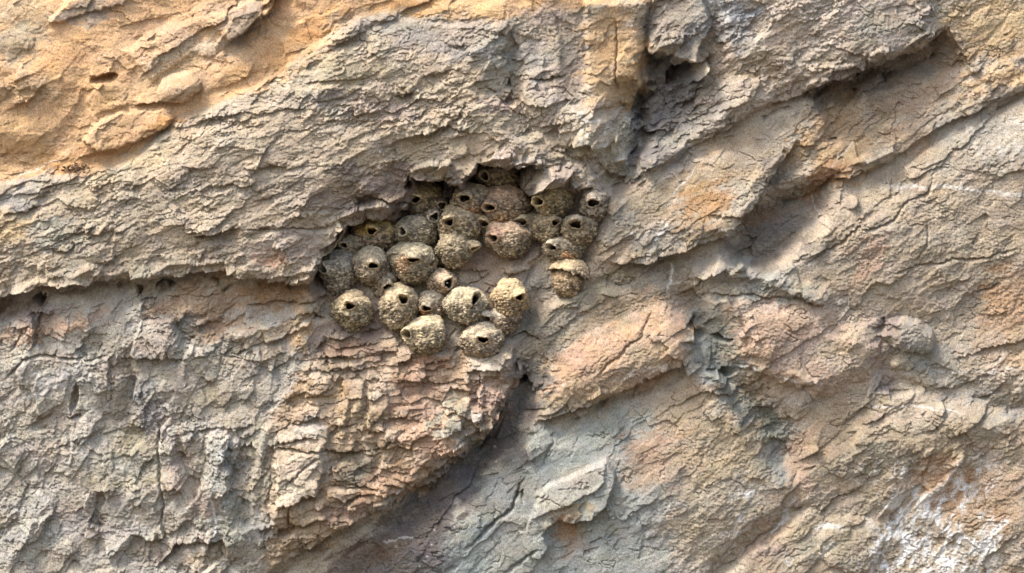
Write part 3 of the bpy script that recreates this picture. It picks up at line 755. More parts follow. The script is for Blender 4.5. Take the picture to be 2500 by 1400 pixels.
    (100, 800, 130, 26, 12, (196, 148, 110), .8), (60, 760, 110, 30, 0, (140, 120, 108), .8), (500, 740, 120, 40, 0, (176, 138, 102), .9), (700, 715, 90, 26, 0, (164, 118, 74), .9), (520, 800, 90, 36, 15, (184, 142, 104), .9), (680, 810, 90, 26, 20, (200, 166, 122), .9), (735, 800, 20, 60, 0, (202, 158, 106), .8),
    (620, 860, 90, 26, 20, (192, 172, 142), .8), (780, 830, 30, 50, 0, (158, 138, 124), .7), (460, 800, 30, 50, -20, (130, 136, 134), .8), (380, 830, 50, 40, 0, (178, 156, 138), .8), (640, 910, 90, 30, 0, (156, 150, 140), .7), (340, 940, 36, 70, 0, (132, 132, 130), .8), (170, 920, 80, 30, 0, (152, 152, 154), .6),
    (500, 960, 90, 60, 0, (182, 162, 126), .7), (80, 1090, 60, 40, 0, PK, .5), (40, 1060, 50, 24, 0, YL, .7), (330, 1080, 40, 40, 0, YL, .6), (290, 1150, 90, 50, 0, (176, 170, 134), .7), (60, 1200, 40, 80, 0, (156, 160, 150), .6), (140, 1230, 90, 26, 10, (140, 126, 118), .7), (210, 1270, 50, 30, 0, (136, 122, 124), .8),
    (60, 1330, 80, 50, 0, (150, 154, 146), .8), (260, 1330, 100, 60, 0, (158, 148, 138), .6), (440, 1130, 24, 50, -10, (184, 142, 116), .8), (540, 1150, 40, 80, -5, (146, 152, 148), .95), (570, 1280, 60, 70, 0, (138, 142, 130), .9), (480, 1220, 30, 40, 0, (160, 126, 106), .8), (500, 1360, 50, 26, 20, (202, 168, 122), .9),
    (430, 1340, 60, 26, 0, (158, 132, 120), .8), (350, 1000, 30, 60, 0, (136, 128, 130), .7), (640, 1130, 26, 110, 5, (162, 152, 118), .8), (430, 1010, 50, 60, 0, (150, 136, 128), .6),
    # the hollow; the first patch paints shade under its roof
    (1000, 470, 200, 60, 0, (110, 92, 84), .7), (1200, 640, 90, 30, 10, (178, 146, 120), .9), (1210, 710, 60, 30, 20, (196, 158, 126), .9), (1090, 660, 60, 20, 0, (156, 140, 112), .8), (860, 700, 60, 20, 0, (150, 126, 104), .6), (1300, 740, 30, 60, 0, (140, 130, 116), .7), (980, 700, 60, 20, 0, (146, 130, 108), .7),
    (1430, 720, 70, 50, 0, (146, 136, 112), .8),
):
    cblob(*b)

cpoly([(672, 1050), (740, 1035), (800, 1045), (790, 1150), (785, 1200), (730, 1225), (672, 1230)], (200, 180, 152), 7, .7)
cpoly([(1151, 1000), (1176, 994), (1180, 1022), (1156, 1027)], (196, 184, 168), 3, .9, 0)
cpoly([(1140, 868), (1230, 854), (1253, 870), (1246, 900), (1180, 906), (1140, 896)], (192, 176, 152), 4, .8, 0)
cpoly([(1310, 1200), (1400, 1160), (1480, 1120), (1475, 1175), (1440, 1205), (1370, 1235), (1340, 1250), (1300, 1260)], (186, 178, 160), 6, .7, 0)
# colour that follows the beds and the chips
C *= (1 + 0.085 * fbm(X / 40, Y / 24, 141, 4) + 0.05 * fbm(X / 9, Y / 6, 145, 3))[..., None]
C += ((ra - 0.5) * 16 * W_ll + (rb - 0.5) * 14 * (W_ll + W_band * 0.6 + W_right * 0.4) + (rc - 0.5) * 9 * (1 - W_or) + (rd - 0.5) * 14 * W_wedge + (rB1 - 0.5) * 26 * W_wedge + (rB2 - 0.5) * 14 * W_wedge)[..., None]
hue = fbm(X / 85, Y / 55, 151, 4)
hue2 = fbm(X / 60 + 9, Y / 40, 157, 4)
C += hue[..., None] * np.array([8, 0, -9], f4) + hue2[..., None] * np.array([2, -2, 3], f4)
Lm = C.mean(-1, keepdims=True)
C[:] = (Lm + (C - Lm) * (0.77 + 0.09 * W_or)[..., None]) * 1.07
# black specks, lichen dust
sp = fbm(X / 5.5, Y / 5.5, 161, 2)
C *= (1 - 0.28 * sstep(0.42, 0.62, sp) * (1 - 0.5 * W_or))[..., None]

# white mineral crust and quartz veins
def crust(pts, k, cell, seed, soft=40):
    s, sd, m = inside(pts, soft, 1.0, fields=(WX2, WY2))
    a = math.radians(62)
    f1, fe, *_ = voronoi((WX[s] * math.cos(a) - WY[s] * math.sin(a)) / (cell * 1.9) + 0.3 * perlin(X[s] / 20, Y[s] / 20, 171), (WX[s] * math.sin(a) + WY[s] * math.cos(a)) / cell, seed)
    web = np.exp(-(fe / 0.15) ** 2)
    pat = sstep(-0.35, 0.15, fbm(X[s] / 60, Y[s] / 80, 175 + seed % 5, 3))
    mm = k * m * np.clip(web * 1.2 + 0.9 * sstep(0.05, 0.5, fbm(X[s] / 30, Y[s] / 50, 181, 3)), 0, 1) * pat
    blendc(s, mm, WH)
    H[s] += mm * 0.8


crust([(2120, 1130), (2280, 1150), (2260, 1200), (2400, 1120), (2430, 1180), (2380, 1240), (2420, 1290), (2460, 1350), (2400, 1440), (2140, 1440), (2140, 1300), (2200, 1220)], 1.1, 34, 21)
crust([(1780, 1180), (1850, 1190), (1840, 1290), (1770, 1310)], .8, 26, 22, 20)
crust([(1200 + 750, 880), (2060, 850), (2050, 960), (1960, 940)], .35, 26, 23, 20)
crust([(2350, 280), (2520, 280), (2520, 420), (2380, 400)], .3, 26, 24, 20)
crust([(1390, 280), (1550, 270), (1550, 400), (1440, 400)], .5, 28, 25, 20)
crust([(1690, -40), (1850, -40), (1820, 60), (1700, 60)], .5, 26, 26, 20)
for v, wd, k in (
    ([(2355, 1110), (2310, 1170), (2270, 1220), (2230, 1290), (2200, 1400)], 5, .9), ([(2470, 1260), (2400, 1330), (2330, 1380), (2290, 1410)], 6, .9), ([(1780, 890), (1860, 905), (1950, 930), (2000, 935)], 2.4, .8),
    ([(2050, 985), (2150, 990), (2250, 995), (2360, 1010)], 2.2, .7), ([(1640, 480), (1680, 440), (1700, 400)], 2, .7), ([(1630, 720), (1640, 680), (1645, 640)], 3, .8), ([(1590, 600), (1620, 560), (1630, 540)], 2.4, .8), ([(1560, 640), (1600, 590), (1640, 550)], 2, .5),
    ([(2280, 910), (2400, 910), (2500, 900)], 2, .5), ([(2420, 920), (2440, 880), (2460, 830)], 2.4, .6), ([(2150, 455), (2300, 455), (2400, 465), (2560, 490)], 4, .6), ([(0, 995), (80, 965), (160, 940), (200, 915)], 2.6, .6), ([(40, 432), (120, 398), (160, 386)], 2.4, .6),
    ([(520, 1200), (526, 1280), (524, 1310)], 3, .8), ([(700, 1358), (740, 1352), (760, 1360)], 2.4, .7), ([(930, 1325), (960, 1320), (1010, 1310)], 2, .6), ([(2000, 530), (1990, 470), (2020, 440)], 2, .4), ([(1900, 1290), (1930, 1240), (1950, 1215)], 4, .7), ([(1880, 1310), (1920, 1270), (1940, 1240)], 3, .7),
    ([(1520, 570), (1545, 568)], 3, .6), ([(2010, 420), (2080, 350), (2085, 330)], 1.6, .5), ([(1740, 1400), (1780, 1350), (1800, 1325)], 3, .6), ([(2060, 1290), (2020, 1285), (1990, 1300)], 6, .7), ([(1160, 730), (1235, 690)], 1.6, .3), ([(590, 868), (700, 815), (770, 775)], 2, .5),
    ([(1480, 935), (1560, 905), (1620, 890), (1670, 878)], 4, .5)):
    cline(v, WH, wd, k)
# steep runs of lime
rs = np.random.RandomState(12)
for i in range(120):
    if i < 92: x, y = rs.uniform(2150, 2460), rs.uniform(1150, 1420)
    elif i < 106: x, y = rs.uniform(1770, 1850), rs.uniform(1190, 1310)
    else: x, y = rs.uniform(1940, 2520), rs.uniform(1240, 1420)
    if x < 2250 and y < 1150 + (2250 - x) * 0.6: continue
    if x > 2330 and y < 1290 and rs.rand() < 0.7: continue
    a = math.radians(rs.normal(66, 22)); L = rs.uniform(18, 70)
    cline([(x, y), (x - L * 0.5 * math.cos(a), y + L * 0.5 * math.sin(a)), (x - L * math.cos(a) + rs.uniform(-8, 8), y + L * math.sin(a))], WH, rs.uniform(2.5, 9), rs.uniform(.3, .8), 0.9, 1.6)
# small bright chips of quartz
rs = np.random.RandomState(5)
for i in range(120):
    x, y = rs.uniform(0, 2500), rs.uniform(700, 1400)
    if i < 40: x, y = rs.uniform(950, 1400), rs.uniform(880, 1400)
    s = box([(x - 5, y - 5), (x + 5, y + 5)], 0)
    blendc(s, 0.85 * np.exp(-(((X[s] - x) / rs.uniform(1.6, 3.2)) ** 2 + ((Y[s] - y) / rs.uniform(1.6, 2.6)) ** 2)), (238, 234, 228))

C = np.clip(C, 20, 250)
CL = (alb(C)).astype(f4)


# ------------------------------------------------------------------ mesh makers and materials
def grid_mesh(name, P, nu, nv, wrap=False):
    """P: (nv rows * nu columns, 3)"""
    me = bpy.data.meshes.new(name)
    j, i = np.meshgrid(np.arange(nv - 1), np.arange(nu if wrap else nu - 1), indexing='ij')
    i2 = (i + 1) % nu
    q = np.stack([j * nu + i, (j + 1) * nu + i, (j + 1) * nu + i2, j * nu + i2], -1).reshape(-1, 4).astype(np.int32)
    fill_mesh(me, P, q)
    return me


def fill_mesh(me, P, q):
    me.vertices.add(len(P))
    me.vertices.foreach_set('co', np.asarray(P, f4).ravel())
    me.loops.add(q.size)
    me.loops.foreach_set('vertex_index', q.ravel())
    me.polygons.add(len(q))
    me.polygons.foreach_set('loop_start', np.arange(0, q.size, 4, dtype=np.int32))
    me.polygons.foreach_set('loop_total', np.full(len(q), 4, np.int32))
    me.polygons.foreach_set('use_smooth', np.ones(len(q), bool))
    me.update(calc_edges=True)


def set_color(me, col):
    ca = me.color_attributes.new('rock_colour', 'FLOAT_COLOR', 'POINT')
    a = np.ones((len(col), 4), f4); a[:, :3] = col
    ca.data.foreach_set('color', a.ravel())


def link(name, me, mat, parent=None):
    o = bpy.data.objects.new(name, me)
    S.collection.objects.link(o)
    if mat: me.materials.append(mat)
    if parent: o.parent = parent
    return o


def material(name, rough=0.92, scale1=160, scale2=420, bump=0.35, dist=0.004, mottle=0.25, attr=True, color=(0.3, 0.25, 0.2), pellets=False):
    m = bpy.data.materials.new(name); m.use_nodes = True
    n = m.node_tree.nodes; l = m.node_tree.links
    b = n['Principled BSDF']
    b.inputs['Roughness'].default_value = rough
    b.inputs['Specular IOR Level'].default_value = 0.25
    tc = n.new('ShaderNodeTexCoord')
    n1 = n.new('ShaderNodeTexNoise'); n1.inputs['Scale'].default_value = scale1; n1.inputs['Detail'].default_value = 5; n1.inputs['Roughness'].default_value = 0.65
    n2 = n.new('ShaderNodeTexNoise'); n2.inputs['Scale'].default_value = scale2; n2.inputs['Detail'].default_value = 3
    l.new(tc.outputs['Object'], n1.inputs['Vector']); l.new(tc.outputs['Object'], n2.inputs['Vector'])
    if attr:
        a = n.new('ShaderNodeAttribute'); a.attribute_name = 'rock_colour'; src = a.outputs['Color']
    else:
        a = n.new('ShaderNodeRGB'); a.outputs[0].default_value = (*color, 1); src = a.outputs[0]
    mr = n.new('ShaderNodeMapRange')
    mr.inputs['From Min'].default_value = 0.3; mr.inputs['From Max'].default_value = 0.7
    mr.inputs['To Min'].default_value = 1 - mottle; mr.inputs['To Max'].default_value = 1 + mottle
    l.new(n1.outputs['Fac'], mr.inputs['Value'])
    vm = n.new('ShaderNodeVectorMath'); vm.operation = 'SCALE'
    l.new(src, vm.inputs[0]); l.new(mr.outputs[0], vm.inputs['Scale'])
    l.new(vm.outputs[0], b.inputs['Base Color'])
    add = n.new('ShaderNodeMath'); add.operation = 'ADD'
    l.new(n1.outputs['Fac'], add.inputs[0]); l.new(n2.outputs['Fac'], add.inputs[1])
    bp = n.new('ShaderNodeBump'); bp.inputs['Strength'].default_value = bump; bp.inputs['Distance'].default_value = dist
    l.new(add.outputs[0], bp.inputs['Height']); l.new(bp.outputs[0], b.inputs['Normal'])
    return m


M_rock = material('weathered_rock', scale1=210, scale2=520, bump=0.6, dist=0.007, mottle=0.5)
M_mud = material('dried_mud', scale1=260, scale2=600, bump=0.5, dist=0.003, mottle=0.3)
M_sand = material('beach_sand', attr=False, color=(0.14, 0.12, 0.095), scale1=4, scale2=60, bump=0.5, dist=0.03, mottle=0.15)
M_twig = material('dry_twig', attr=False, color=(0.055, 0.042, 0.032), scale1=200)
M_debris = material('dry_leaf_litter', attr=False, color=(0.10, 0.060, 0.035), scale1=200, mottle=0.5)
M_bird = material('dark_plumage', attr=True, scale1=600, mottle=0.2, bump=0.2, dist=0.001)



# proud rock sags forward over what lies below it, so lips are truly undercut
sag = 0.26 * np.clip(H - blur(blur(H, 12), 12), -30, 36) + 0.30 * np.clip(H - blur(H, 4), -6, 7)
Y0 = Y
P = to_world(X.ravel(), (Y + sag).ravel(), H.ravel())
cme = grid_mesh('cliff', P, NX, NY)
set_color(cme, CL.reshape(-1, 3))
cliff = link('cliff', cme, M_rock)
cliff['kind'] = 'structure'
cliff['label'] = 'weathered tan and orange sea cliff face with folded layered beds'

# the ground in front of the cliff, out to the horizon
gx = np.concatenate([-np.geomspace(2000, 12, 14), np.linspace(-10, 10, 41), np.geomspace(12, 2000, 14)])
gy = np.concatenate([-np.geomspace(2000, 22, 14), np.linspace(-20, 6, 53)])
GX, GY = np.meshgrid(gx, gy)
near = np.exp(-(np.hypot(GX, GY + 5) / 25) ** 2)
GZ = 0.06 * fbm(GX.astype(f4) / 2.5, GY.astype(f4) / 2.5, 201, 4) * near
gme = grid_mesh('ground', np.stack([GX.ravel(), GY.ravel(), GZ.ravel()], 1), len(gx), len(gy))
gme.flip_normals()
ground = link('ground', gme, M_sand)
ground['kind'] = 'structure'
ground['label'] = 'flat sandy beach at the foot of the cliff'


# ------------------------------------------------------------------ swallow nests
def h_at(x, y, r=6):
    i = np.searchsorted(XA, x); j = np.searchsorted(YA, y)
    k = max(1, int(r / STEP))
    return float(np.median(H[j - k:j + k + 1, i - k:i + k + 1]))


def voro3(P, seed):
    """nearest-cell distance and a random number per cell, for 3-d points"""
    Q = P.astype(f4); I = np.floor(Q).astype(np.int64)
    r = np.random.RandomState(seed); T = r.rand(4, 4096).astype(f4)
    f1 = np.full(len(Q), 9, f4); cr = np.zeros(len(Q), f4)
    for a in (-1, 0, 1):
        for b in (-1, 0, 1):
            for c in (-1, 0, 1):
                J = I + np.array([a, b, c])
                hh = ((J[:, 0] * 73856093) ^ (J[:, 1] * 19349663) ^ (J[:, 2] * 83492791)) & 4095
                d = np.sqrt((J[:, 0] + T[0, hh] - Q[:, 0]) ** 2 + (J[:, 1] + T[1, hh] - Q[:, 1]) ** 2 + (J[:, 2] + T[2, hh] - Q[:, 2]) ** 2)
                m = d < f1
                f1 = np.where(m, d, f1); cr = np.where(m, T[3, hh], cr)
    return f1, cr


def noise3(P, seed):
    p = P.astype(f4)
    return (perlin(p[:, 0] + p[:, 2] * 0.7, p[:, 1], seed) + perlin(p[:, 1] + 31, p[:, 2] - p[:, 0] * 0.5, seed + 1)) * 0.5


def norm(v):
    return v / (np.linalg.norm(v, axis=-1, keepdims=True) + 1e-9)


def nest_world(P, base):
    """local rock pixels -> metres, seen through the same lens as the wall behind"""
    x, y, h = P[:, 0], P[:, 1], P[:, 2]
    return to_world(x, y, h)


def pelletise(P, N, amp, size, seed):
    Q = P * np.array([0.85, 1.25, 0.85]) / size
    Q = Q + 0.25 * np.stack([noise3(P / 12, seed + 1), noise3(P / 12 + 5, seed + 2), noise3(P / 12 + 9, seed + 3)], 1)
    f1, cr = voro3(Q, seed)
    bump = 1 - np.clip(f1 / 0.72, 0, 1) ** 2
    return P + N * ((bump - 0.45) * amp * (0.7 + 0.6 * cr))[:, None], cr, bump


def nest_colour(P, cr, base, cap, cx, cy, rx, ry, ox, oy, seed, spout=False, spot=None):
    base = np.asarray(base, float) * 0.6 + np.array([156, 143, 118]) * 0.4; cap = np.asarray(cap, float) * 0.8 + np.array([184, 170, 140]) * 0.2
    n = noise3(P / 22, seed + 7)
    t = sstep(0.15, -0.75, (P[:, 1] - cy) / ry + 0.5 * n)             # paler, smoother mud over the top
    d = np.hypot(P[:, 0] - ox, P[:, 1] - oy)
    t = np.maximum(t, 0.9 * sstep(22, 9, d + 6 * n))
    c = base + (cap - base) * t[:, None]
    if spot:
        sx, sy, sr, sc = spot
        k = sstep(1.3, 0.5, np.hypot(P[:, 0] - sx, P[:, 1] - sy) / sr + 0.4 * n)
        c = c + (np.asarray(sc, float) - c) * k[:, None]
    v = 1 + (cr - 0.5) * (0.8 - 0.45 * t)
    c = c * (v + 0.10 * noise3(P / 7, seed + 9))[:, None]
    c = c + (cr[:, None] - 0.5) * np.array([8, 0, -10])
    lm = c.mean(1, keepdims=True)
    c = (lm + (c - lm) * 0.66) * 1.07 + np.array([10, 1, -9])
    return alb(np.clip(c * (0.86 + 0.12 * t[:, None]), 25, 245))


def make_nest(i, cx, cy, rx, ry, ox, oy, ow, oh, off, base, cap, label, spot=None, hood=0.0, lean=None):
    seed = 300 + i * 13
    k = (DIST - (h_at(cx, cy) + 25) * U) / DIST
    cx, cy, ox, oy = [1250 + (v - 1250) * k if a == 0 else 700 + (v - 700) * k for v, a in ((cx, 0), (cy, 1), (ox, 0), (oy, 1))]
    g_ = 1.16 if cy < 660 else 1.07
    rx *= g_; ry *= g_
    rz = 0.95 * min(rx, ry)
    hc = h_at(cx, cy, 10) + 0.30 * rz + off * 1.4
    R = np.array([rx, ry, rz]); Cn = np.array([cx, cy, hc])
    dx, dy = (ox - cx) / rx, (oy - cy) / ry
    rho = min(math.hypot(dx, dy), 0.985)
    sc_ = rho / max(math.hypot(dx, dy), 1e-6)
    hz = math.sqrt(1 - rho * rho)
    ow *= 1.6; oh *= 1.7
    if ow > oh > 0.45 * ow: oh = max(oh, 0.66 * ow)
    rw = max(ow, oh) / 2 * 1.08
    out = 10 + 10 * rho
    O = np.array([ox, oy, hc + rz * hz + out * 0.7])
    mn, mx = min(ow, oh), max(ow, oh)
    tl = math.acos(max(0.25, mn / mx))
    if ow >= oh: n = np.array([0.35 * dx, math.sin(tl), math.cos(tl)])
    else: n = np.array([math.copysign(math.sin(tl), dx), 0.2, math.cos(tl)])
    n = norm(n)
    a = norm((O - Cn) / R)
    e1 = norm(np.cross(a, [0.0, 1.0, 0.13])); e2 = np.cross(a, e1)
    nu = 168 if max(rx, ry) > 30 else 96
    phi = np.linspace(0, 2 * np.pi, nu, endpoint=False)
    th0 = math.asin(min(0.85, 1.9 * rw / ((rx + ry) / 2)))
    ring = np.cos(phi)[:, None] * e1 + np.sin(phi)[:, None] * e2
    nv = 92 if max(rx, ry) > 30 else 52
    ths = np.linspace(th0, math.pi - 0.02, nv)
    D = (np.sin(ths)[:, None, None] * ring[None] + np.cos(ths)[:, None, None] * a).reshape(-1, 3)
    # lumpy, hanging outline: fuller below, flatter at the sides where it meets the rock
    lump = 1 + 0.21 * noise3(D * 1.5 + i * 3.1, seed) + 0.08 * noise3(D * 4 + i, seed + 4)
    hang = 1 + 0.06 * D[:, 1] * (1 - np.abs(D[:, 0])) - 0.05 * np.abs(D[:, 0]) * np.clip(D[:, 1], 0, 1)
    skirt = 1 + 0.32 * np.clip(0.25 - D[:, 2], 0, 1) * (1 - 0.5 * np.clip(D[:, 1], 0, 1))
    Psh = Cn + D * R * (lump * hang)[:, None] * np.stack([skirt, skirt, np.ones_like(skirt)], 1)
    N = norm(D / R)
    root = bpy.data.objects.new('swallow_nest', None)
    S.collection.objects.link(root)
    rw_base = to_world([cx], [cy], [h_at(cx, cy)])[0]
    root.location = rw_base
    root['label'] = label; root['category'] = 'bird nest'; root['group'] = 'mud swallow nests clustered under the rock overhang'
    # shell
    fade = np.clip((np.arange(nv) - 0) / 5.0, 0, 1).repeat(nu)
    P1, cr, bm = pelletise(Psh, N, 4.1, 6.0, seed)
    cap_s = sstep(0.1, -0.8, (Psh[:, 1] - cy) / ry)
    P1 = Psh + (P1 - Psh) * (fade * (1 - 0.6 * cap_s))[:, None]
    me = grid_mesh('mud_shell', nest_world(P1, None) - rw_base, nu, nv, True)
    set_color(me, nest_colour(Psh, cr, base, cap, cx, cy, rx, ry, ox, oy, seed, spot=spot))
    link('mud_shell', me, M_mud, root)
    # entrance spout: flare, lip, throat, chamber
    r0 = Psh[:nu]
    b1 = norm(e1 - n * np.dot(e1, n)); b2 = np.cross(n, b1)
    if np.dot(b2, e2) < 0: b2 = -b2
    wob = 1 + 0.08 * np.sin(2 * phi + i) + 0.10 * np.cos(3 * phi + i * 1.7) + 0.13 * perlin((np.cos(phi) * 1.6 + i * 2.3).astype(f4), (np.sin(phi) * 1.6 + i).astype(f4), 40)
    rr = np.cos(phi)[:, None] * b1 + np.sin(phi)[:, None] * b2
    lipo = 1.42
    rim = O + rr * (rw * lipo * wob)[:, None]
    # an upper lip that reaches out like a hood
    upness = np.clip(-rr[:, 1], 0, 1)
    rim = rim + (n * (hood + 3.5) + np.array([0, 0, 1.5])) * (upness ** 1.5)[:, None]
    gap = np.linalg.norm(rim - r0, axis=1, keepdims=True)
    ctrl = rim - n * gap * 0.55
    rows = []
    for t in np.linspace(0, 1, 11):
        rows.append((1 - t) ** 2 * r0 + 2 * t * (1 - t) * ctrl + t * t * rim)
    inr = O + (rim - O) * (1 / lipo)
    for t in (0.33, 0.66):
        a_ = math.pi * t
        rows.append(rim + (inr - rim) * (0.5 - 0.5 * math.cos(a_)) + n * 1.3 * math.sin(a_))
    rows.append(inr)
    inward = norm(Cn - O)
    depth = np.linalg.norm(Cn - O)
    for t in (0.12, 0.3, 0.5, 0.75, 1.0, 1.15):
        q = [1.0, 1.1, 1.7, 2.3, 2.0, 0.05][(0.12, 0.3, 0.5, 0.75, 1.0, 1.15).index(t)]
        cc = O + inward * max(depth, 14) * 1.25 * t
        rows.append(cc + (inr - O) * q)
    Ps = np.concatenate(rows)
    nr = len(rows)
    Ns = norm(Ps - np.repeat([c_.mean(0) for c_ in rows], nu, axis=0))
    w_ = np.clip(1 - np.abs(np.arange(nr) - 5) / 6.0, 0, 1).repeat(nu)
    P2, cr2, bm2 = pelletise(Ps, Ns, 1.5, 5.0, seed + 2)
    P2 = Ps + (P2 - Ps) * np.clip(w_ * 1.4, 0.12, 1)[:, None]
    P2[:nu] = P1[:nu]
    me = grid_mesh('entrance_spout', nest_world(P2, None) - rw_base, nu, nr, True)
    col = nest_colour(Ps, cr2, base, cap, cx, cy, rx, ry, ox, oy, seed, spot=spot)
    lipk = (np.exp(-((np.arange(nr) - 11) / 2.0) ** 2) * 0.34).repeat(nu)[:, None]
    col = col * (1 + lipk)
    col[13 * nu + nu:] *= 0.6                          # throat and chamber darkened, the hole's shade put into the mud colour
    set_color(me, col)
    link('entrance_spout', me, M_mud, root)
    return O, n, rw


A_, B_, G_ = (158, 146, 120), (150, 148, 132), (142, 144, 138)
CA, CB, CC_ = (190, 178, 148), (206, 186, 138), (172, 168, 152)
ORG_, PKN = (200, 148, 100), (206, 164, 138)
NESTS = [
    # cx, cy, rx, ry, ox, oy, ow, oh, off, base, cap, label, extras
    (1216, 436, 44, 38, 1182, 431, 11, 12, 14, (146, 134, 104), (150, 146, 128), 'topmost mud nest tucked in the dark notch under the rock roof', {}),
    (1230, 503, 50, 42, 1193, 508, 15, 10, 16, (152, 132, 112), (186, 150, 124), 'bulky reddish nest directly beneath the topmost nest', dict(spot=(1225, 545, 26, (196, 148, 96)))),
    (1150, 490, 38, 34, 1133, 485, 15, 10, 6, (150, 134, 108), (160, 150, 126), 'nest with a wide oval hole just left of the bulky reddish nest', dict(spot=(1150, 525, 22, (186, 142, 100)))),
    (1124, 549, 43, 42, 1096, 543, 14, 10, 12, (156, 142, 110), (176, 162, 132), 'tan nest with its hole at left, fused above the drooping stubby nest', {}),
    (1112, 606, 36, 38, 1160, 607, 12, 5, 16, (154, 146, 120), (158, 148, 120), 'drooping rounded nest whose broken stub of a spout points right', {}),
    (1200, 556, 24, 22, 1181, 546, 13, 7, 2, (158, 136, 108), (180, 160, 116), 'tiny nest mouth wedged below the bulky reddish nest', {}),
    (1240, 583, 46, 38, 1203, 582, 13, 10, 14, (150, 138, 114), (196, 164, 136), 'nest with a smooth pinkish spout at left above the bare cracked slab', dict(spot=(1209, 568, 20, PKN))),
    (1292, 556, 34, 32, 1272, 542, 14, 8, 0, (138, 128, 118), (148, 144, 118), 'shaded nest with a thin rimmed oval hole in the middle of the right group', {}),
    (1350, 489, 40, 38, 1312, 493, 14, 11, 12, (160, 146, 106), (196, 182, 134), 'nest with a long yellowish spout below the square roof block', {}),
    (1455, 496, 30, 36, 1448, 496, 15, 8, -6, (138, 134, 124), (152, 148, 142), 'grey nest farthest right of the upper row, on open rock', {}),
    (1338, 556, 34, 32, 1357, 543, 11, 8, 6, (148, 136, 104), (146, 138, 114), 'nest hanging under the yellowish spouted nest, its hole at right', {}),
    (1416, 560, 38, 32, 1404, 548, 17, 8, 6, (150, 138, 108), (156, 150, 132), 'nest with a broad flat hole just below the grey rightmost nest', {}),
    (1380, 606, 42, 28, 1345, 604, 13, 6, 8, (152, 146, 126), (172, 168, 152), 'low wide nest sitting directly on top of the broken nest', dict(spot=(1385, 636, 22, ORG_))),
    (1036, 490, 38, 40, 1012, 487, 16, 9, 16, (146, 136, 108), (158, 144, 104), 'nest under the long dark roof ledge, beside two small round mouths', {}),
    (1076, 500, 16, 16, 1080, 503, 10, 10, 22, (130, 122, 110), (150, 142, 130), 'upper of two small round rimmed mouths between bigger nests', {}),
    (1056, 530, 18, 18, 1061, 532, 11, 12, 24, (138, 134, 122), (162, 158, 146), 'lower of two small round rimmed mouths between bigger nests', {}),
    (1016, 563, 43, 33, 983, 566, 9, 11, 6, (142, 142, 124), (154, 156, 142), 'greenish grey nest with a dark hole at its left end, under the ledge', {}),
    (917, 576, 47, 38, 909, 564, 14, 9, 14, (158, 140, 120), (200, 176, 112), 'nest with a yellow crown below the small left rock roof', dict(spot=(884, 556, 18, (200, 172, 92)))),
    (862, 601, 34, 26, 840, 599, 11, 6, 12, (150, 146, 126), (162, 164, 150), 'pale flattened nest half hidden behind the yellow crowned nest', {}),
    (827, 664, 41, 48, 790, 656, 9, 12, 10, (138, 144, 136), (146, 150, 144), 'large grey nest with its hole at the left edge, against the rock corner', {}),
    (905, 651, 39, 38, 913, 649, 13, 7, 12, (158, 148, 128), (186, 178, 152), 'pale nest just right of the large grey nest', {}),
    (1010, 641, 48, 42, 1010, 635, 15, 6, 10, (150, 144, 122), (166, 164, 140), 'nest with a thin slit of a hole over a black shadow, centre left', dict(spot=(985, 645, 22, (190, 154, 116)))),
    (966, 637, 20, 22, 960, 626, 12, 6, 2, (134, 130, 120), (140, 136, 126), 'very small dark mouth between the pale nest and the slit holed nest', {}),
    (938, 697, 28, 34, 948, 701, 12, 6, 0, (150, 140, 116), (150, 148, 138), 'worn low nest remnant hanging below the pale nest', {}),
    (859, 759, 44, 44, 857, 746, 13, 10, 12, (162, 154, 122), (206, 184, 142), 'round nest with a peaked pale top, lowest at the far left', dict(hood=2)),
    (973, 750, 40, 50, 987, 730, 13, 12, 12, (158, 148, 122), (202, 184, 146), 'tall nest with a pointed top and a large round hole', dict(hood=2)),
    (1078, 692, 33, 32, 1096, 692, 10, 14, 12, (170, 148, 122), (194, 172, 146), 'nest with a pale fleck inside its tall oval hole', {}),
    (1056, 746, 32, 32, 1041, 753, 12, 6, 10, (150, 134, 118), (160, 158, 142), 'small nest squeezed between four others, rusty at its lower left', dict(spot=(1035, 772, 20, (196, 142, 96)))),
    (1137, 749, 47, 42, 1161, 729, 9, 15, 14, (162, 156, 134), (188, 180, 148), 'plump pale nest with a narrow slanting hole at upper right', {}),
    (1039, 820, 46, 42, 994, 815, 13, 10, 18, (162, 150, 120), (198, 186, 148), 'large nest with a smooth spout pointing left, bottom of the cluster', dict(hood=2)),
    (1246, 728, 38, 40, 1271, 726, 13, 7, 14, (176, 150, 108), (208, 184, 136), 'yellow tan nest with its hole at the right, on the cracked slab', {}),
    (1224, 784, 40, 28, 1184, 777, 14, 6, 16, (160, 138, 118), (178, 174, 162), 'squat nest with a pale beak pointing left, below the yellow tan nest', dict(hood=2)),
    (1178, 833, 46, 40, 1180, 828, 14, 7, 16, (164, 150, 130), (196, 182, 156), 'round nest standing alone on the slab edge, lowest of the cluster', dict(hood=2)),
]
spots = {}
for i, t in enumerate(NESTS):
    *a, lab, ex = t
    spots[i] = make_nest(i, *a, lab, **ex)


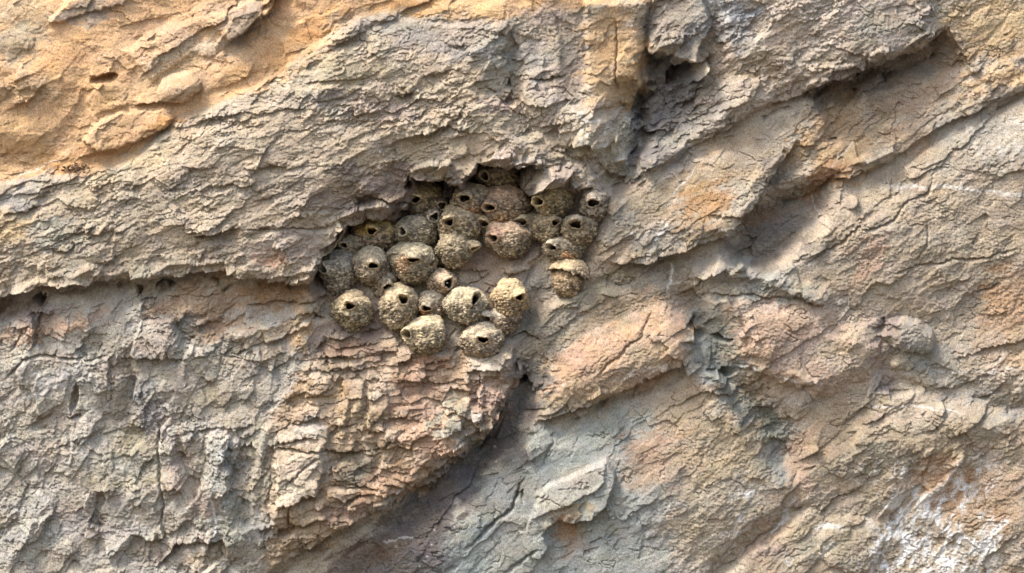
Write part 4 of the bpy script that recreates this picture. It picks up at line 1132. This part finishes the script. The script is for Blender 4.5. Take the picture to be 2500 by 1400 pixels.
# the broken nest: a dome with a ragged torn edge over its rusty lower wall
def broken_nest(cx=1390, cy=664):
    seed = 900
    base = h_at(cx, cy, 10) + 14
    rw_base = to_world([cx], [cy], [base])[0]
    root = bpy.data.objects.new('swallow_nest', None); S.collection.objects.link(root)
    root.location = rw_base
    root['label'] = 'broken nest with a ragged torn edge and a rusty orange lower wall'
    root['category'] = 'bird nest'; root['group'] = 'mud swallow nests clustered under the rock overhang'
    nu, nv = 180, 60
    phi = np.linspace(0, 2 * np.pi, nu, endpoint=False)
    c = np.array([cx, cy + 14, base + 8.0]); R = np.array([55.0, 50.0, 48.0])
    rows = []
    jag = 0.16 * perlin((np.cos(phi) * 3).astype(f4), (np.sin(phi) * 3).astype(f4), 60) + 0.10 * perlin((np.cos(phi) * 9).astype(f4), (np.sin(phi) * 9).astype(f4), 61)
    ends = 1.45 + jag - 0.28 * np.cos(phi - 0.2) * 0
    slope = -0.38 * np.cos(phi + 0.5)                          # torn lower on the left
    for v in np.linspace(0.03, 1, nv):
        th = v * (ends - slope)
        rows.append(np.stack([np.sin(th) * np.cos(phi), -np.cos(th), np.sin(th) * np.sin(phi)], 1))
    D = np.concatenate(rows)
    Ps = c + D * R * (1 + 0.06 * noise3(D * 2, seed))[:, None]
    P1, cr, bm = pelletise(Ps, norm(D / R), 2.2, 5.4, seed)
    inn = c + (P1 - c) * 0.86
    inn = inn.reshape(nv, nu, 3)[::-1].reshape(-1, 3)
    Pall = np.concatenate([P1, inn]); Call = np.concatenate([cr, cr])
    col = nest_colour(Pall, Call, (176, 156, 126), (206, 182, 138), cx, cy + 6, 50, 46, -99, -99, seed)
    me = grid_mesh('torn_dome', to_world(*Pall.T) - rw_base, nu, nv * 2, True)
    set_color(me, col); link('torn_dome', me, M_mud, root)
    ths = np.linspace(0.02, math.pi - 0.02, 60)
    D = np.stack([np.sin(ths)[:, None] * np.cos(phi), np.cos(ths)[:, None] * np.ones(nu), np.sin(ths)[:, None] * np.sin(phi)], -1).reshape(-1, 3)
    c2 = np.array([cx - 2, cy + 24, base + 8.0]); R2 = np.array([40.0, 40.0, 34.0])
    Ps = c2 + D * R2 * (1 + 0.1 * noise3(D * 2.4, seed + 5))[:, None]
    P2, cr, bm = pelletise(Ps, norm(D / R2), 3.4, 5.6, seed + 1)
    col = nest_colour(P2, cr, (172, 146, 110), (160, 134, 100), cx, cy + 26, 36, 34, -99, -99, seed + 2)
    me = grid_mesh('lower_wall', to_world(*P2.T) - rw_base, nu, 60, True)
    me.flip_normals()
    set_color(me, col); o = link('lower_wall', me, M_mud, root)


broken_nest()


def mud_scar(x, y, rx, ry, rz, seed, col, label):
    """what is left on the rock where a nest broke away"""
    b = h_at(x, y, 8); nu, nv = 110, 40
    phi = np.linspace(0, 2 * np.pi, nu, endpoint=False); th = np.linspace(0.02, 1.9, nv)
    D = np.stack([np.sin(th)[:, None] * np.cos(phi), np.sin(th)[:, None] * np.sin(phi), np.cos(th)[:, None] * np.ones(nu)], -1).reshape(-1, 3)
    Ps = np.array([x, y, b - 2.0]) + D * np.array([rx, ry, rz]) * (1 + 0.22 * noise3(D * 2 + seed, seed) + 0.1 * noise3(D * 6, seed + 1))[:, None]
    P1, cr, _ = pelletise(Ps, norm(D / np.array([rx, ry, rz])), 2.0, 5.4, seed)
    wb = to_world([x], [y], [b])[0]
    me = grid_mesh('nest_remnant', to_world(*P1.T) - wb, nu, nv, True)
    me.flip_normals()
    set_color(me, nest_colour(P1, cr, col, col, x, y, rx, ry, -99, -99, seed))
    o = link('nest_remnant', me, M_mud); o.location = wb
    o['label'] = label; o['category'] = 'nest remnant'


mud_scar(1512, 682, 34, 26, 13, 951, (168, 164, 146), 'low grey mud patch left on bare rock just right of the broken nest')


# the swallow whose pale forehead shows in the tall oval hole
def swallow(O, n, rw):
    nu, nv = 40, 40
    phi = np.linspace(0, 2 * np.pi, nu, endpoint=False)
    rows = []
    ax = norm(np.array([0.15, 0.35, 0.9]))
    b1 = norm(np.cross(ax, [0, 1.0, 0])); b2 = np.cross(ax, b1)
    head = O - n * 4.5 + np.array([-0.5, 1.5, 0])
    # bill tip, forehead, crown, neck, back: radii along the body axis (pixels of 1.8 mm)
    prof = [(5.0, 0.1), (3.6, 0.9), (2.6, 1.6), (1.6, 3.3), (0, 4.8), (-2.5, 5.6), (-5.5, 5.5), (-9, 6.2), (-16, 8.8), (-26, 8.6), (-36, 5.5), (-46, 3.0), (-60, 0.1)]
    pr = np.array(prof); ts = np.linspace(0, len(prof) - 1, nv)
    s_ = np.interp(ts, np.arange(len(prof)), pr[:, 0]); r_ = np.interp(ts, np.arange(len(prof)), pr[:, 1])
    for s, r in zip(s_, r_):
        bend = np.array([-0.35, 0.1, 0]) * max(0, -s) * 0.3
        rows.append(head + ax * s * 0.62 + bend + (np.cos(phi)[:, None] * b1 + np.sin(phi)[:, None] * b2) * r * 0.62)
    Ps = np.concatenate(rows)
    wb = to_world(*head.reshape(3, 1))[0]
    me = grid_mesh('swallow', to_world(*Ps.T) - wb, nu, nv, True)
    col = np.tile(np.array([0.02, 0.022, 0.035]), (len(Ps), 1))
    S_ = np.repeat(s_, nu)
    front = (S_ < 2.2) & (S_ > -1.5) & ((Ps - head) @ np.array([0, -1, 0.2]) > 0.2)
    col[front] = (0.62, 0.55, 0.46)
    set_color(me, col)
    o = link('swallow', me, M_bird)
    o.location = wb
    o['label'] = 'small dark bird peering out, only its pale forehead showing in the hole'; o['category'] = 'bird'


swallow(*spots[26])


# ------------------------------------------------------------------ small loose things
def tube(pts, rad, nu=8):
    pts = np.asarray(pts, float); rows = []
    for i, p in enumerate(pts):
        d = norm(pts[min(i + 1, len(pts) - 1)] - pts[max(i - 1, 0)])
        a = norm(np.cross(d, [0.2, 0.3, 1.0])); b = np.cross(d, a)
        ph = np.linspace(0, 2 * np.pi, nu, endpoint=False)
        r = rad * (1 if 0 < i < len(pts) - 1 else 0.35)
        rows.append(p + (np.cos(ph)[:, None] * a + np.sin(ph)[:, None] * b) * r)
    return np.concatenate(rows), nu, len(pts)


def stick(name, pts, rad, mat, label, cat, group=None):
    hp = [(x, y, max(h_at(x, y, 4), h_at(pts[0][0], pts[0][1], 4) - 20) + dz) for x, y, dz in pts]
    Q, nu, nv = tube(hp, rad)
    wb = to_world(*np.array(hp[0]).reshape(3, 1))[0]
    me = grid_mesh(name, to_world(*Q.T) - wb, nu, nv, True)
    o = link(name, me, mat); o.location = wb
    o['label'] = label; o['category'] = cat
    return o


stick('twig', [(522, 291, 3), (538, 294, 5), (556, 300, 5), (579, 307, 4)], 1.0, M_twig, 'thin dark dry twig lying on the pale band near its upper edge', 'twig')

rs = np.random.RandomState(8)
Q = []; F = []
n0 = 0
hb = max(h_at(185, 412, 4), h_at(185, 425, 4))
for k in range(46):
    x, y = rs.normal(186, 13), rs.normal(411, 5)
    a = rs.uniform(-0.9, 0.9); L = rs.uniform(5, 13); wdt = rs.uniform(1.2, 3.0)
    d = np.array([math.cos(a), math.sin(a), rs.uniform(-.3, .5)]); e = np.array([-math.sin(a), math.cos(a), rs.uniform(-.6, .6)])
    c = np.array([x, y, h_at(x, y, 4) + rs.uniform(0, 7)]); nn = norm(np.cross(d, e))
    for sgn in (1, -1):
        for (u_, v_) in ((-1, 0), (0, -1), (1, 0), (0, 1)):
            Q.append(c + d * L / 2 * u_ + e * wdt * v_ + nn * 0.4 * sgn)
    b = n0
    F += [(b, b + 1, b + 2, b + 3), (b + 7, b + 6, b + 5, b + 4), (b, b + 4, b + 5, b + 1), (b + 1, b + 5, b + 6, b + 2), (b + 2, b + 6, b + 7, b + 3), (b + 3, b + 7, b + 4, b)]
    n0 += 8
Q = np.array(Q)
wb = to_world([186], [411], [hb])[0]
me = bpy.data.meshes.new('dead_leaf_tuft')
fill_mesh(me, to_world(*Q.T) - wb, np.array(F, np.int32))
o = link('dead_leaf_tuft', me, M_debris); o.location = wb
o['label'] = 'small brown tuft of dead plant litter caught on the ledge at left'; o['category'] = 'plant debris'
print('verts', NX * NY)
